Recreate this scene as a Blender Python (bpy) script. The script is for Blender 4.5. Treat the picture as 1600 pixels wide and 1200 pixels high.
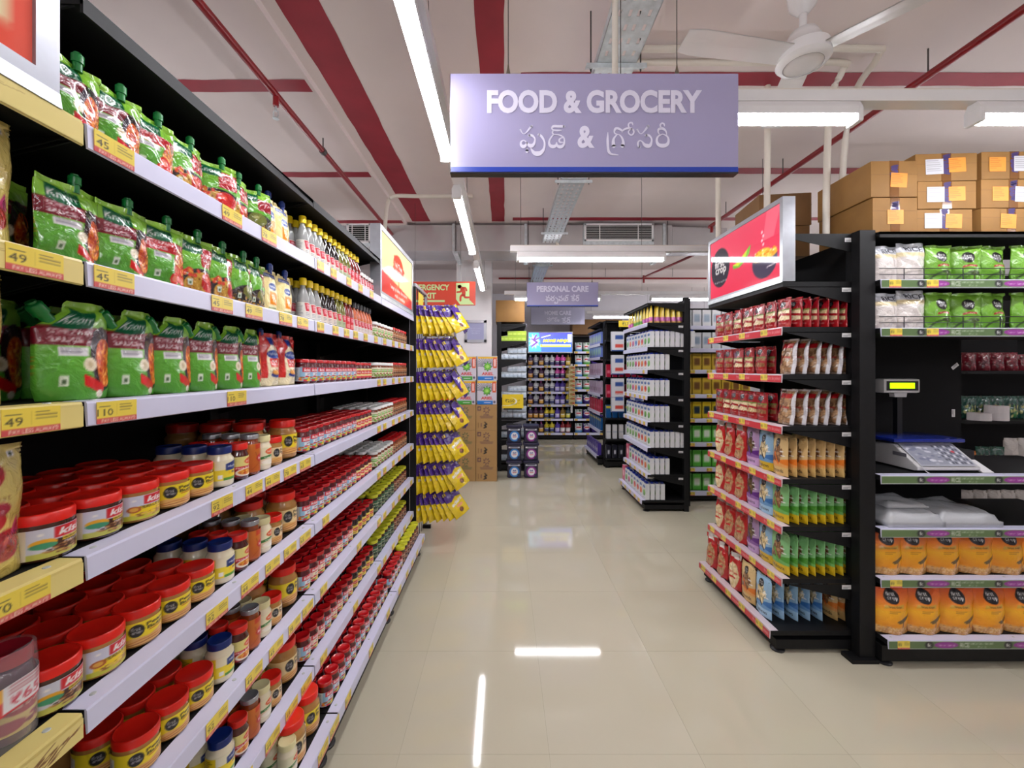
import bpy, bmesh, math, random
import numpy as np
from math import sin, cos, pi, radians, atan2, sqrt

RND = random.Random(11)
sc = bpy.context.scene
for o in list(bpy.data.objects):
    bpy.data.objects.remove(o)
COL = sc.collection

# ------------------------------------------------------------------ camera, world, exposure
EYE = 1.542                      # camera height above the floor
cd = bpy.data.cameras.new('camera')
cd.sensor_fit = 'HORIZONTAL'; cd.sensor_width = 36.0; cd.lens = 14.4
cd.shift_x = 0.0075; cd.shift_y = -0.014375
cd.clip_start = 0.05; cd.clip_end = 60
cam = bpy.data.objects.new('camera', cd); COL.objects.link(cam)
cam.location = (0, 0, EYE); cam.rotation_euler = (pi/2, 0, 0)
sc.camera = cam
vs = sc.view_settings
vs.view_transform = 'Standard'; vs.look = 'None'; vs.gamma = 1.0; vs.use_curve_mapping = False
vs.exposure = 0.58
wd = bpy.data.worlds.new('world'); sc.world = wd; wd.use_nodes = True
wd.node_tree.nodes['Background'].inputs[0].default_value = (0.86, 0.88, 1.0, 1)
wd.node_tree.nodes['Background'].inputs[1].default_value = 0.25
TUBE_POWER = 34.0
sc.cycles.max_bounces = 7; sc.cycles.diffuse_bounces = 4; sc.cycles.glossy_bounces = 3
sc.cycles.transmission_bounces = 5; sc.cycles.transparent_max_bounces = 6
sc.cycles.sample_clamp_indirect = 6.0

# ------------------------------------------------------------------ materials
def lin(c):
    a = np.asarray(c, float)/255.0
    return np.where(a <= 0.04045, a/12.92, ((a+0.055)/1.055)**2.4)

_M = {}
def M(name, col=(200, 200, 200), rough=0.5, metal=0.0, spec=0.5, coat=0.0, emit=0.0, trans=0.0,
      noise=0.0, nscale=8.0, bump=0.0, bscale=60.0, alpha=1.0, attr=False, emcol=None):
    if name in _M: return _M[name]
    m = bpy.data.materials.new(name); m.use_nodes = True
    nt = m.node_tree; b = nt.nodes['Principled BSDF']
    c = (*[float(v) for v in lin(col)], 1)
    b.inputs['Base Color'].default_value = c
    b.inputs['Roughness'].default_value = rough; b.inputs['Metallic'].default_value = metal
    b.inputs['Specular IOR Level'].default_value = spec
    b.inputs['Coat Weight'].default_value = coat; b.inputs['Coat Roughness'].default_value = 0.08
    b.inputs['Transmission Weight'].default_value = trans
    b.inputs['Alpha'].default_value = alpha
    src = None
    if attr:
        at = nt.nodes.new('ShaderNodeAttribute'); at.attribute_name = 'Col'
        src = at.outputs['Color']
        nt.links.new(src, b.inputs['Base Color'])
    if emit:
        b.inputs['Emission Strength'].default_value = emit
        b.inputs['Emission Color'].default_value = (*[float(v) for v in lin(emcol or col)], 1)
        if attr: nt.links.new(src, b.inputs['Emission Color'])
    if noise:
        tc = nt.nodes.new('ShaderNodeTexCoord'); n = nt.nodes.new('ShaderNodeTexNoise')
        n.inputs['Scale'].default_value = nscale; n.inputs['Detail'].default_value = 5
        nt.links.new(tc.outputs['Object'], n.inputs['Vector'])
        mx = nt.nodes.new('ShaderNodeMix'); mx.data_type = 'RGBA'; mx.blend_type = 'MULTIPLY'
        mx.inputs['Factor'].default_value = 1.0
        rp = nt.nodes.new('ShaderNodeMapRange')
        rp.inputs['From Min'].default_value = 0.3; rp.inputs['From Max'].default_value = 0.7
        rp.inputs['To Min'].default_value = 1-noise; rp.inputs['To Max'].default_value = 1.0
        nt.links.new(n.outputs['Fac'], rp.inputs['Value'])
        if src: nt.links.new(src, mx.inputs['A'])
        else: mx.inputs['A'].default_value = c
        nt.links.new(rp.outputs['Result'], mx.inputs['B'])
        nt.links.new(mx.outputs['Result'], b.inputs['Base Color'])
    if bump:
        tc = nt.nodes.new('ShaderNodeTexCoord'); n = nt.nodes.new('ShaderNodeTexNoise')
        n.inputs['Scale'].default_value = bscale; n.inputs['Detail'].default_value = 3
        n.inputs['Distortion'].default_value = 0.8
        bp = nt.nodes.new('ShaderNodeBump'); bp.inputs['Strength'].default_value = bump
        bp.inputs['Distance'].default_value = 0.01
        nt.links.new(tc.outputs['Object'], n.inputs['Vector'])
        nt.links.new(n.outputs['Fac'], bp.inputs['Height']); nt.links.new(bp.outputs['Normal'], b.inputs['Normal'])
    _M[name] = m
    return m

PAPER = M('printed_paper', rough=0.5, attr=True)
CARD = M('printed_gloss_card', rough=0.28, attr=True)
FILM = M('printed_film', rough=0.14, attr=True, coat=0.6, bump=0.85, bscale=34)
SOFT = M('printed_soft_film', rough=0.26, attr=True, coat=0.25, bump=0.55, bscale=28)
BACKLIT = M('backlit_print', rough=0.06, attr=True, emit=0.16)
SCREEN = M('screen_print', rough=0.2, attr=True, emit=1.15)
BLACK = M('black_powder_coat', (17, 17, 19), rough=0.55, spec=0.3, noise=0.25, nscale=30)
BLACKB = M('black_back_panel', (10, 10, 12), rough=0.7, spec=0.25, noise=0.2, nscale=10)
RAILW = M('white_price_rail', (214, 214, 238), rough=0.3, noise=0.05)
RAILC = M('cream_price_rail', (226, 208, 130), rough=0.35, noise=0.05)
ALU = M('brushed_aluminium', (168, 170, 176), rough=0.4, metal=0.7, noise=0.12, nscale=20)
GALV = M('galvanised_steel', (206, 213, 216), rough=0.4, metal=0.35, noise=0.25, nscale=26)
WHITE = M('white_enamel', (226, 224, 224), rough=0.25, noise=0.04)
IVORY = M('ivory_conduit', (214, 206, 194), rough=0.4, noise=0.06)
REDP = M('red_pipe_paint', (138, 14, 24), rough=0.35, noise=0.2)
BANDR = M('red_band_paint', (158, 30, 50), rough=0.6, noise=0.22, nscale=5)
CEILM = M('painted_ceiling', (230, 217, 214), rough=0.75, noise=0.10, nscale=1.4)
TUBE = M('lit_tube', (255, 255, 255), emit=TUBE_POWER, emcol=(250, 250, 255))
KRAFT = M('kraft_cardboard', (152, 110, 56), rough=0.7, noise=0.16, nscale=9)
KRAFTD = M('brown_cardboard', (128, 92, 54), rough=0.72, noise=0.16, nscale=9)
TAPE = M('brown_packing_tape', (120, 78, 40), rough=0.15, coat=0.3)
STEEL = M('dark_steel_rod', (90, 88, 86), rough=0.4, metal=0.8)
DARK = M('dark_plastic', (26, 26, 30), rough=0.35)
INK = M('dark_ink', (36, 34, 38), rough=0.5)

# ------------------------------------------------------------------ mesh builder
class MB:
    def __init__(s): s.v = []; s.f = []; s.m = []
    def quad(s, a, b, c, d, mi=0):
        n = len(s.v); s.v += [a, b, c, d]; s.f.append((n, n+1, n+2, n+3)); s.m.append(mi); return s
    def face(s, pts, mi=0):
        n = len(s.v); s.v += list(pts); s.f.append(tuple(range(n, n+len(pts)))); s.m.append(mi); return s
    def box(s, x0, x1, y0, y1, z0, z1, mi=0):
        n = len(s.v)
        s.v += [(x0,y0,z0),(x1,y0,z0),(x1,y1,z0),(x0,y1,z0),(x0,y0,z1),(x1,y0,z1),(x1,y1,z1),(x0,y1,z1)]
        s.f += [(n,n+3,n+2,n+1),(n+4,n+5,n+6,n+7),(n,n+1,n+5,n+4),(n+1,n+2,n+6,n+5),(n+2,n+3,n+7,n+6),(n+3,n,n+4,n+7)]
        s.m += [mi]*6; return s
    def prism(s, pts, axis, a0, a1, mi=0):          # polygon extruded along an axis
        def p3(p, a):
            return (a, p[0], p[1]) if axis == 'x' else (p[0], a, p[1]) if axis == 'y' else (p[0], p[1], a)
        n = len(s.v); k = len(pts)
        s.v += [p3(p, a0) for p in pts] + [p3(p, a1) for p in pts]
        s.f.append(tuple(range(n+k-1, n-1, -1))); s.f.append(tuple(range(n+k, n+2*k)))
        for i in range(k):
            j = (i+1) % k; s.f.append((n+i, n+j, n+k+j, n+k+i))
        s.m += [mi]*(k+2); return s
    def tube(s, pts, r, seg=8, mi=0, caps=True):
        P = [np.array(p, float) for p in pts]; n = len(s.v); rings = []
        for i, p in enumerate(P):
            d = (P[min(i+1, len(P)-1)]-P[max(i-1, 0)]); d /= np.linalg.norm(d)+1e-9
            a = np.array((0, 0, 1.)) if abs(d[2]) < 0.9 else np.array((1., 0, 0))
            u = np.cross(d, a); u /= np.linalg.norm(u); w = np.cross(d, u)
            rr = r[i] if isinstance(r, (list, tuple)) else r
            rings.append([tuple(p+rr*(cos(2*pi*k/seg)*u+sin(2*pi*k/seg)*w)) for k in range(seg)])
        for g in rings: s.v += g
        for i in range(len(P)-1):
            for k in range(seg):
                l = (k+1) % seg
                s.f.append((n+i*seg+k, n+i*seg+l, n+(i+1)*seg+l, n+(i+1)*seg+k)); s.m.append(mi)
        if caps:
            s.f.append(tuple(n+k for k in range(seg-1, -1, -1))); s.m.append(mi)
            e = n+(len(P)-1)*seg; s.f.append(tuple(e+k for k in range(seg))); s.m.append(mi)
        return s
    def lathe(s, prof, seg=20, mi=0, c=(0, 0, 0), sx=1.0, sy=1.0):
        n = len(s.v)
        for r, z in prof:
            for k in range(seg):
                t = 2*pi*k/seg; s.v.append((c[0]+sx*r*cos(t), c[1]+sy*r*sin(t), c[2]+z))
        for i in range(len(prof)-1):
            for k in range(seg):
                l = (k+1) % seg
                s.f.append((n+i*seg+k, n+i*seg+l, n+(i+1)*seg+l, n+(i+1)*seg+k)); s.m.append(mi)
        if prof[0][0] > 1e-5: s.f.append(tuple(n+k for k in range(seg-1, -1, -1))); s.m.append(mi)
        if prof[-1][0] > 1e-5:
            e = n+(len(prof)-1)*seg; s.f.append(tuple(e+k for k in range(seg))); s.m.append(mi)
        return s
    def mesh(s, name, mats, smooth=False, bevel=0, angle=None):
        me = bpy.data.meshes.new(name); me.from_pydata(s.v, [], s.f)
        for m in (mats if isinstance(mats, (list, tuple)) else [mats]): me.materials.append(m)
        if any(s.m): me.polygons.foreach_set('material_index', s.m)
        if bevel:
            bm = bmesh.new(); bm.from_mesh(me)
            bmesh.ops.bevel(bm, geom=list(bm.edges), offset=bevel, segments=2, affect='EDGES', profile=0.6)
            bm.to_mesh(me); bm.free()
        if smooth:
            me.polygons.foreach_set('use_smooth', [True]*len(me.polygons))
            me.set_sharp_from_angle(angle=radians(angle or 40))
        me.update(); return me

def boxm(name, w, d, h, mat, bevel=0.0, z0=0.0):     # box centred in x, y standing on z0
    return MB().box(-w/2, w/2, -d/2, d/2, z0, z0+h).mesh(name, mat, bevel=bevel, smooth=bevel > 0)

# ------------------------------------------------------------------ objects
def ob(name, mesh, parent=None, loc=(0, 0, 0), rz=0.0, rot=None, scale=None, label=None, kind=None):
    o = bpy.data.objects.new(name, mesh); COL.objects.link(o)
    o.location = loc; o.rotation_euler = rot if rot else (0, 0, rz)
    if scale is not None: o.scale = scale if isinstance(scale, (tuple, list)) else (scale,)*3
    if parent is not None: o.parent = parent
    if label: o['label'] = label
    if kind: o['kind'] = kind
    return o

LABELS = {}
def thing(name, label, cat, mesh=None, loc=(0, 0, 0), rz=0.0, rot=None, scale=None, group=None, kind=None):
    o = ob(name, mesh, None, loc, rz, rot, scale)
    o['label'] = label; o['category'] = cat
    if group: o['group'] = group
    if kind: o['kind'] = kind
    LABELS.setdefault(label.lower(), []).append(o.name)
    n = len(label.replace(',', ' ').split())
    if not 4 <= n <= 16: print('LABEL LENGTH', n, label)
    return o

def place(pr, name, label, cat, loc, rz=0.0, group=None, scale=None, rot=None, bare=False):
    """puts one copy of a prototype (root mesh, parts) into the scene as objects of its own"""
    o = thing(name, label, cat, pr['root'], loc, rz, rot, scale, group)
    for q in pr['parts']:
        if bare and q[0] not in ('lid', 'cap'): continue
        p = ob(q[0], q[1], o, q[2] if len(q) > 2 else (0, 0, 0), rot=q[3] if len(q) > 3 else None)
        for s in (q[4] if len(q) > 4 else ()):
            ob(s[0], s[1], p, s[2] if len(s) > 2 else (0, 0, 0))
    return o

def struct(name, mesh, loc=(0, 0, 0), parent=None, rz=0):
    o = ob(name, mesh, parent, loc, rz)
    if parent is None: o['kind'] = 'structure'
    return o

ORD = ['first', 'second', 'third', 'fourth', 'fifth', 'sixth', 'seventh', 'eighth', 'ninth', 'tenth', 'eleventh', 'twelfth',
       'thirteenth', 'fourteenth', 'fifteenth', 'sixteenth', 'seventeenth', 'eighteenth', 'nineteenth', 'twentieth']

# ------------------------------------------------------------------ lettering
_T = {}
def text_geo(s, bold=0.0, res=2):
    k = (s, bold, res)
    if k in _T: return _T[k]
    c = bpy.data.curves.new('lettering_source', 'FONT'); c.body = s; c.resolution_u = res; c.offset = bold
    o = bpy.data.objects.new('lettering_source', c); COL.objects.link(o)
    dg = bpy.context.evaluated_depsgraph_get(); e = o.evaluated_get(dg); m = e.to_mesh()
    v = np.array([p.co[:2] for p in m.vertices]); f = [tuple(p.vertices) for p in m.polygons]
    m.calc_loop_triangles(); t = np.array([tuple(q.vertices) for q in m.loop_triangles])
    e.to_mesh_clear(); bpy.data.objects.remove(o); bpy.data.curves.remove(c)
    lo, hi = v.min(0), v.max(0); v = (v-lo)/(hi-lo)
    _T[k] = (v, f, t); return _T[k]

def text_mesh(s, w, h, mat, bold=0.02, res=4):       # flat lettering in the XZ plane, facing -y, centred
    v, f, t = text_geo(s, bold, res)
    me = bpy.data.meshes.new('lettering')
    me.from_pydata([((x-.5)*w, 0, (y-.5)*h) for x, y in v], [], [q for q in f])
    me.materials.append(mat); me.update(); return me

def catmull(pts, n=6):
    P = np.array(pts, float); out = []
    for i in range(len(P)-1):
        p0, p1, p2, p3 = P[max(i-1, 0)], P[i], P[i+1], P[min(i+2, len(P)-1)]
        for k in range(n):
            t = k/n
            out.append(0.5*((2*p1)+(p2-p0)*t+(2*p0-5*p1+4*p2-p3)*t*t+(3*p1-p0-3*p2+p3)*t**3))
    out.append(P[-1]); return np.array(out)

def strokes_mesh(strokes, org, scale, mat, name='lettering', straight=()):
    """brush strokes (x, y down, width) -> flat ribbons with round ends in the XZ plane"""
    mb = MB(); k = 0
    for si, st in enumerate(strokes):
        q = np.array([(p[0], p[1], p[2] if len(p) > 2 else 26) for p in st], float)
        q = catmull(q, 1 if si in straight else 6)
        x = (q[:, 0]-org[0])*scale; z = -(q[:, 1]-org[1])*scale; w = np.maximum(q[:, 2]*1.12, 4)*scale/2
        d = np.gradient(np.stack([x, z], 1), axis=0); d /= (np.linalg.norm(d, axis=1)[:, None]+1e-9)
        nx, nz = -d[:, 1], d[:, 0]
        for i in range(len(x)-1):
            mb.quad((x[i]+nx[i]*w[i], -k*2e-5, z[i]+nz[i]*w[i]), (x[i+1]+nx[i+1]*w[i+1], -k*2e-5, z[i+1]+nz[i+1]*w[i+1]),
                    (x[i+1]-nx[i+1]*w[i+1], -k*2e-5, z[i+1]-nz[i+1]*w[i+1]), (x[i]-nx[i]*w[i], -k*2e-5, z[i]-nz[i]*w[i]))
        for e in (0, -1):
            mb.face([(x[e]+w[e]*cos(t*pi/5), -k*2e-5, z[e]+w[e]*sin(t*pi/5)) for t in range(10)])
        k += 1
    return mb.mesh(name, mat)

# ------------------------------------------------------------------ printed artwork (per-vertex colour on fine grids)
class Cv:
    """a small canvas; x, y run 0..1 (y up); the result is one colour per vertex of an (nu x nv) grid"""
    def __init__(s, nu, nv, bg, ss=3):
        s.nu, s.nv, s.ss = nu, nv, ss; s.W, s.H = (nu+1)*ss, (nv+1)*ss
        s.a = np.empty((s.H, s.W, 3)); s.a[:] = bg
        s.x = (np.arange(s.W)+.5)/s.W; s.y = (np.arange(s.H)+.5)/s.H
        s.r = random.Random(5)
    def _b(s, x0, y0, x1, y1):
        i0, i1 = max(0, int(x0*s.W)-1), min(s.W, int(x1*s.W)+2)
        j0, j1 = max(0, int(y0*s.H)-1), min(s.H, int(y1*s.H)+2)
        if i0 >= i1 or j0 >= j1: return None
        return s.a[j0:j1, i0:i1], s.x[None, i0:i1], s.y[j0:j1, None]
    def grad(s, stops):                                # [(y, colour)...] from the bottom up
        ys = [q[0] for q in stops]
        for c in range(3): s.a[:, :, c] = np.interp(s.y, ys, [q[1][c] for q in stops])[:, None]
        return s
    def rect(s, x0, y0, x1, y1, c):
        b = s._b(x0, y0, x1, y1)
        if b: b[0][(b[1] >= x0) & (b[1] <= x1) & (b[2] >= y0) & (b[2] <= y1)] = c
        return s
    def ell(s, cx, cy, rx, ry, c, rot=0.0):
        m = max(rx, ry)*1.05; b = s._b(cx-m, cy-m, cx+m, cy+m)
        if b:
            dx, dy = b[1]-cx, b[2]-cy
            u, v = dx*cos(rot)+dy*sin(rot), -dx*sin(rot)+dy*cos(rot)
            b[0][(u/rx)**2+(v/ry)**2 <= 1] = c
        return s
    def poly(s, P, c):
        xs = [p[0] for p in P]; ys = [p[1] for p in P]; b = s._b(min(xs), min(ys), max(xs), max(ys))
        if b:
            X, Y = b[1]+0*b[2], b[2]+0*b[1]; ins = np.zeros(X.shape, bool)
            for i in range(len(P)):
                (xa, ya), (xb, yb) = P[i], P[i-1]
                if ya != yb: ins ^= ((ya > Y) != (yb > Y)) & (X < (xb-xa)*(Y-ya)/(yb-ya)+xa)
            b[0][ins] = c
        return s
    def line(s, P, w, c, asp=1.0):                     # w: width as a fraction of the canvas width
        for (xa, ya), (xb, yb) in zip(P[:-1], P[1:]):
            b = s._b(min(xa, xb)-w, min(ya, yb)-w*2, max(xa, xb)+w, max(ya, yb)+w*2)
            if not b: continue
            dx, dy = xb-xa, (yb-ya)/asp; L = dx*dx+dy*dy+1e-12
            t = np.clip(((b[1]-xa)*dx+(b[2]-ya)/asp*dy)/L, 0, 1)
            b[0][((b[1]-xa-t*dx)**2+((b[2]-ya)/asp-t*dy)**2) <= (w/2)**2] = c
        return s
    def text(s, t, cx, cy, w, h, c, bold=0.02, slant=0.0, rot=0.0):
        v, f, tr = text_geo(t, bold)
        X = (v[:, 0]-.5)*w; Y = (v[:, 1]-.5)*h; X = X+Y*slant
        if rot: X, Y = X*cos(rot)-Y*sin(rot), X*sin(rot)+Y*cos(rot)
        X, Y = X+cx, Y+cy
        for q in tr:
            xs, ys = X[q], Y[q]
            b = s._b(xs.min(), ys.min(), xs.max(), ys.max())
            if not b: continue
            ok = None
            ar = (xs[1]-xs[0])*(ys[2]-ys[0])-(xs[2]-xs[0])*(ys[1]-ys[0]); sg = 1 if ar > 0 else -1
            for i in range(3):
                j = (i+1) % 3
                e = sg*((xs[j]-xs[i])*(b[2]-ys[i])-(ys[j]-ys[i])*(b[1]-xs[i])) >= -1e-9
                ok = e if ok is None else ok & e
            b[0][ok] = c
        return s
    def speck(s, cx, cy, rx, ry, cols, n, size, asp=1.0, square=False):
        for _ in range(n):
            while True:
                u, v = s.r.uniform(-1, 1), s.r.uniform(-1, 1)
                if square or u*u+v*v <= 1: break
            k = size*s.r.uniform(.6, 1.2)
            s.ell(cx+u*rx, cy+v*ry, k, k*asp*s.r.uniform(.5, 1), s.r.choice(cols), s.r.uniform(0, 3))
        return s
    def lines(s, x0, y0, x1, y1, n, c, seed=1):        # rows of small print
        r = random.Random(seed); dy = (y1-y0)/n
        for i in range(n):
            s.rect(x0, y0+dy*(i+.3), x0+(x1-x0)*r.uniform(.6, 1), y0+dy*(i+.7), c)
        return s
    def cols(s):
        k = s.ss
        return lin(s.a.reshape(s.nv+1, k, s.nu+1, k, 3).mean((1, 3)))   # (nv+1, nu+1, 3)

def set_cols(me, cols):
    a = me.color_attributes.new('Col', 'FLOAT_COLOR', 'POINT')
    q = np.ones((len(me.vertices), 4)); q[:, :3] = np.asarray(cols).reshape(-1, 3)
    a.data.foreach_set('color', q.ravel())

def grid_faces(nu, nv, off=0, flip=False):
    F = []
    for j in range(nv):
        for i in range(nu):
            a = off+j*(nu+1)+i
            q = (a, a+1, a+nu+2, a+nu+1)
            F.append(q[::-1] if flip else q)
    return F

def plate(name, cv, w, h, mat, y=0.0, t=0.0):         # printed flat plate, XZ plane, facing -y, origin at its bottom centre
    nu, nv = cv.nu, cv.nv
    V = [((i/nu-.5)*w, y, j/nv*h) for j in range(nv+1) for i in range(nu+1)]
    F = grid_faces(nu, nv); c = cv.cols().reshape(-1, 3)
    if t:
        n = len(V); V += [(-w/2, y+t, 0), (w/2, y+t, 0), (w/2, y+t, h), (-w/2, y+t, h)]
        c = np.vstack([c, [c[0], c[nu], c[-1], c[-1-nu]]])
        bl, br, tr, tl = 0, nu, n-1, n-1-nu
        F += [(n, n+3, n+2, n+1), (bl, n, n+1, br), (br, n+1, n+2, tr), (tr, n+2, n+3, tl), (tl, n+3, n, bl)]
    me = bpy.data.meshes.new(name); me.from_pydata(V, [], F); me.materials.append(mat); set_cols(me, c); me.update()
    return me

def wrap(name, cv, r, h, mat, z0=0.0, a0=-105, a1=105, sx=1.0, sy=1.0):    # printed label round a jar, centred on -y
    nu, nv = cv.nu, cv.nv; V = []
    for j in range(nv+1):
        for i in range(nu+1):
            t = radians(a0+(a1-a0)*i/nu)-pi/2
            V.append((sx*r*cos(t), sy*r*sin(t), z0+j/nv*h))
    me = bpy.data.meshes.new(name); me.from_pydata(V, [], grid_faces(nu, nv)); me.materials.append(mat)
    me.polygons.foreach_set('use_smooth', [True]*len(me.polygons)); set_cols(me, cv.cols()); me.update()
    return me

def painted_lathe(name, prof, cols, mat, seg=20, sx=1.0, sy=1.0):
    mb = MB().lathe(prof, seg, sx=sx, sy=sy)
    me = mb.mesh(name, mat, smooth=True)
    set_cols(me, np.repeat(lin(np.array(cols, float)), seg, axis=0)); return me

def printed_box(name, w, d, h, front, side, top, mat):   # front: Cv; side/top: flat colours; stands on z=0
    nu, nv = front.nu, front.nv
    V = [((i/nu-.5)*w, -d/2, j/nv*h) for j in range(nv+1) for i in range(nu+1)]
    F = grid_faces(nu, nv); c = front.cols().reshape(-1, 3)
    for q, col in (([(w/2,-d/2,0),(w/2,d/2,0),(w/2,d/2,h),(w/2,-d/2,h)], side), ([(-w/2,d/2,0),(-w/2,-d/2,0),(-w/2,-d/2,h),(-w/2,d/2,h)], side),
                   ([(w/2,d/2,0),(-w/2,d/2,0),(-w/2,d/2,h),(w/2,d/2,h)], side), ([(-w/2,-d/2,h),(w/2,-d/2,h),(w/2,d/2,h),(-w/2,d/2,h)], top),
                   ([(-w/2,d/2,0),(w/2,d/2,0),(w/2,-d/2,0),(-w/2,-d/2,0)], top)):
        n = len(V); V += q; F.append((n, n+1, n+2, n+3)); c = np.vstack([c, np.tile(lin(col), (4, 1))])
    me = bpy.data.meshes.new(name); me.from_pydata(V, [], F); me.materials.append(mat); set_cols(me, c)
    bm = bmesh.new(); bm.from_mesh(me); bmesh.ops.remove_doubles(bm, verts=bm.verts, dist=1e-6); bm.to_mesh(me); bm.free()
    me.update(); return me

def pouch(name, cv, w, h, d, mat, top=0.93, base=0.75, crump=0.004, seed=1, outline=None, lean=0.0, back=None, bulge=0.75, taper=0.0):
    """a filled bag: printed front, plain back, flat seal at the top; faces -y, stands on z=0"""
    nu, nv = cv.nu, cv.nv; r = random.Random(seed)
    ph = [(r.uniform(2, 9), r.uniform(2, 9), r.uniform(0, 6), r.uniform(.4, 1)) for _ in range(5)]
    def noise(u, v): return sum(a*sin(fu*u*2+p)*sin(fv*v*2+p*1.7) for fu, fv, p, a in ph)/2.2
    def tv(v):
        if v >= top: return 0.03
        s = v/top
        return (base+(1-base)*min(1, s*4))*max(0.03, (1-s**2.2))**0.6
    def side(v):
        if outline: return outline(v)
        k = 1-taper*v
        wob = 0.012*sin(v*7+seed)
        return -.5*k+wob, .5*k+wob
    def P(u, v, sgn):
        a, b = side(v); x = (a+(b-a)*u)*w
        t = d/2*max(0, sin(pi*min(max(u, 0), 1)))**bulge*tv(v)
        n = noise(u, v)*crump*(0.3 if v >= top else 1)*(0 if u in (0, 1) else 1)
        zz = v*h
        if v >= top: n += crump*1.3*sin(u*9+seed)
        return (x, sgn*t+n*(1 if v >= top else -sgn)*(-1 if sgn > 0 and v < top else 1)+lean*v*h, zz)
    V = [P(i/nu, j/nv, -1) for j in range(nv+1) for i in range(nu+1)]
    F = grid_faces(nu, nv); c = cv.cols(); C = c.reshape(-1, 3)
    nb = 8; n0 = len(V)
    V += [P(i/nb, j/nv, 1) for j in range(nv+1) for i in range(nb+1)]
    F += grid_faces(nb, nv, n0, True)
    if back is None: bc = np.repeat(c[:, :1], nb+1, axis=1)*0+c[:, [0, nu]].mean(1, keepdims=True)
    else: bc = np.tile(lin(back), (nv+1, nb+1, 1))
    C = np.vstack([C, bc.reshape(-1, 3)])
    bot = list(range(0, nu+1))+[n0+i for i in range(nb, -1, -1)]
    F.append(tuple(bot[::-1]))
    me = bpy.data.meshes.new(name); me.from_pydata(V, [], F); me.materials.append(mat); set_cols(me, C)
    bm = bmesh.new(); bm.from_mesh(me); bmesh.ops.remove_doubles(bm, verts=[v for v in bm.verts if abs(abs(v.co.x)) > w*.2 or v.co.z < 1e-5], dist=2e-5)
    bm.to_mesh(me); bm.free()
    me.polygons.foreach_set('use_smooth', [True]*len(me.polygons)); me.update()
    return me
# ================================================================== ROOM
HC = 3.342                                           # ceiling height
XW0, XW1, YW0, YW1 = -4.2, 6.4, -4.0, 9.75
WALLM = M('grey_lavender_wall', (206, 202, 208), rough=0.7, noise=0.06, nscale=2)
WALLW = M('white_pillar_paint', (222, 219, 220), rough=0.6, noise=0.05, nscale=3)

# glossy floor: slab with recessed joints and separate tiles on top
fl = struct('floor', MB().box(XW0, XW1, YW0, YW1, -0.06, -0.0015).mesh('floor', M('floor_grout', (146, 138, 120), rough=0.6, noise=0.1)))
TM = []
for k in range(3):
    TM.append(M('vitrified_tile_%s' % 'abc'[k], [(197, 190, 168), (195, 188, 166), (198, 191, 170)][k], rough=0.055, spec=0.55, noise=0.05, nscale=1.6))
tmesh = []
for m in TM:
    me = MB().box(0.0004, 0.5996, 0.0004, 0.5996, -0.03, 0).mesh('floor_tile', m); tmesh.append(me)
for i in range(9):
    for j in range(16):
        ob('tile', tmesh[(i*5+j*3) % 3], fl, (0.18-0.6*4+0.6*i, 1.04-0.6+0.6*j, RND.uniform(-.0002, 0)))
big = M('vitrified_tile_far', (197, 190, 168), rough=0.06, spec=0.55, noise=0.05, nscale=1.6)
ob('far_tiles', MB().box(XW0, -2.22, YW0, YW1, -0.02, 0).box(3.18, XW1, YW0, YW1, -.02, 0).box(-2.22, 3.18, YW0, .44, -.02, 0).mesh('far_tiles', big), fl, kind='stuff')

ce = struct('ceiling', MB().box(XW0, XW1, YW0, YW1, HC, HC+.1).mesh('ceiling', CEILM))
ob('lowered_slab', MB().box(XW0, -1.19, YW0, 5.4, HC-.045, HC+.01).mesh('lowered_slab', CEILM), ce)
def band(x0, x1, y0, y1, z):
    mb = MB(); n = max(2, int(max(x1-x0, y1-y0)/.12)); r = random.Random(int(x0*7+y0*31))
    lw = y1-y0 > x1-x0
    P = []
    for k in range(n+1):                                # hand-painted wavering edges
        t = k/n; a, b = r.uniform(-.004, .004), r.uniform(-.004, .004)
        P.append(((x0+a, y0+(y1-y0)*t), (x1+b, y0+(y1-y0)*t)) if lw else ((x0+(x1-x0)*t, y0+a), (x0+(x1-x0)*t, y1+b)))
    for p, q in zip(P[:-1], P[1:]):
        mb.quad((*p[0], z), (*q[0], z), (*q[1], z), (*p[1], z))
    return mb.mesh('red_band', BANDR)
for q in ((-1.115, -.9, -3, 4.98, HC-.002), (-.15, .0, -3, 4.98, HC-.002), (.1, 6, 2.48, 2.6, HC-.002), (.1, 6, 3.66, 3.77, HC-.002), (.1, 6, 4.85, 4.95, HC-.002),
          (-4, -1.21, 2.48, 2.59, HC-.047), (-4, -1.21, 3.64, 3.74, HC-.047), (-4, -1.21, 4.82, 4.92, HC-.047)):
    ob('red_band', band(*q), ce)
struct('wall_back', MB().box(XW0, XW1, YW1, YW1+.1, 0, HC).mesh('wall_back', WALLM))
struct('wall_left', MB().box(XW0-.1, XW0, YW0, YW1, 0, HC).mesh('wall_left', WALLM))
struct('wall_right', MB().box(XW1, XW1+.1, YW0, YW1, 0, HC).mesh('wall_right', WALLM))
struct('wall_rear', MB().box(XW0, XW1, YW0-.1, YW0, 0, HC).mesh('wall_rear', WALLM))
struct('wall_partition', MB().box(XW0, -.69, 6.3, 6.42, 0, 2.9).mesh('wall_partition', M('grey_partition', (186, 184, 192), rough=0.6, noise=0.05)))
struct('pillar', MB().box(-.69, -.185, 5.9, 6.42, 0, HC).mesh('pillar', WALLW))
struct('beam', MB().box(XW0, XW1, 7.4, 7.75, HC-.25, HC).mesh('beam', CEILM))

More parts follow.
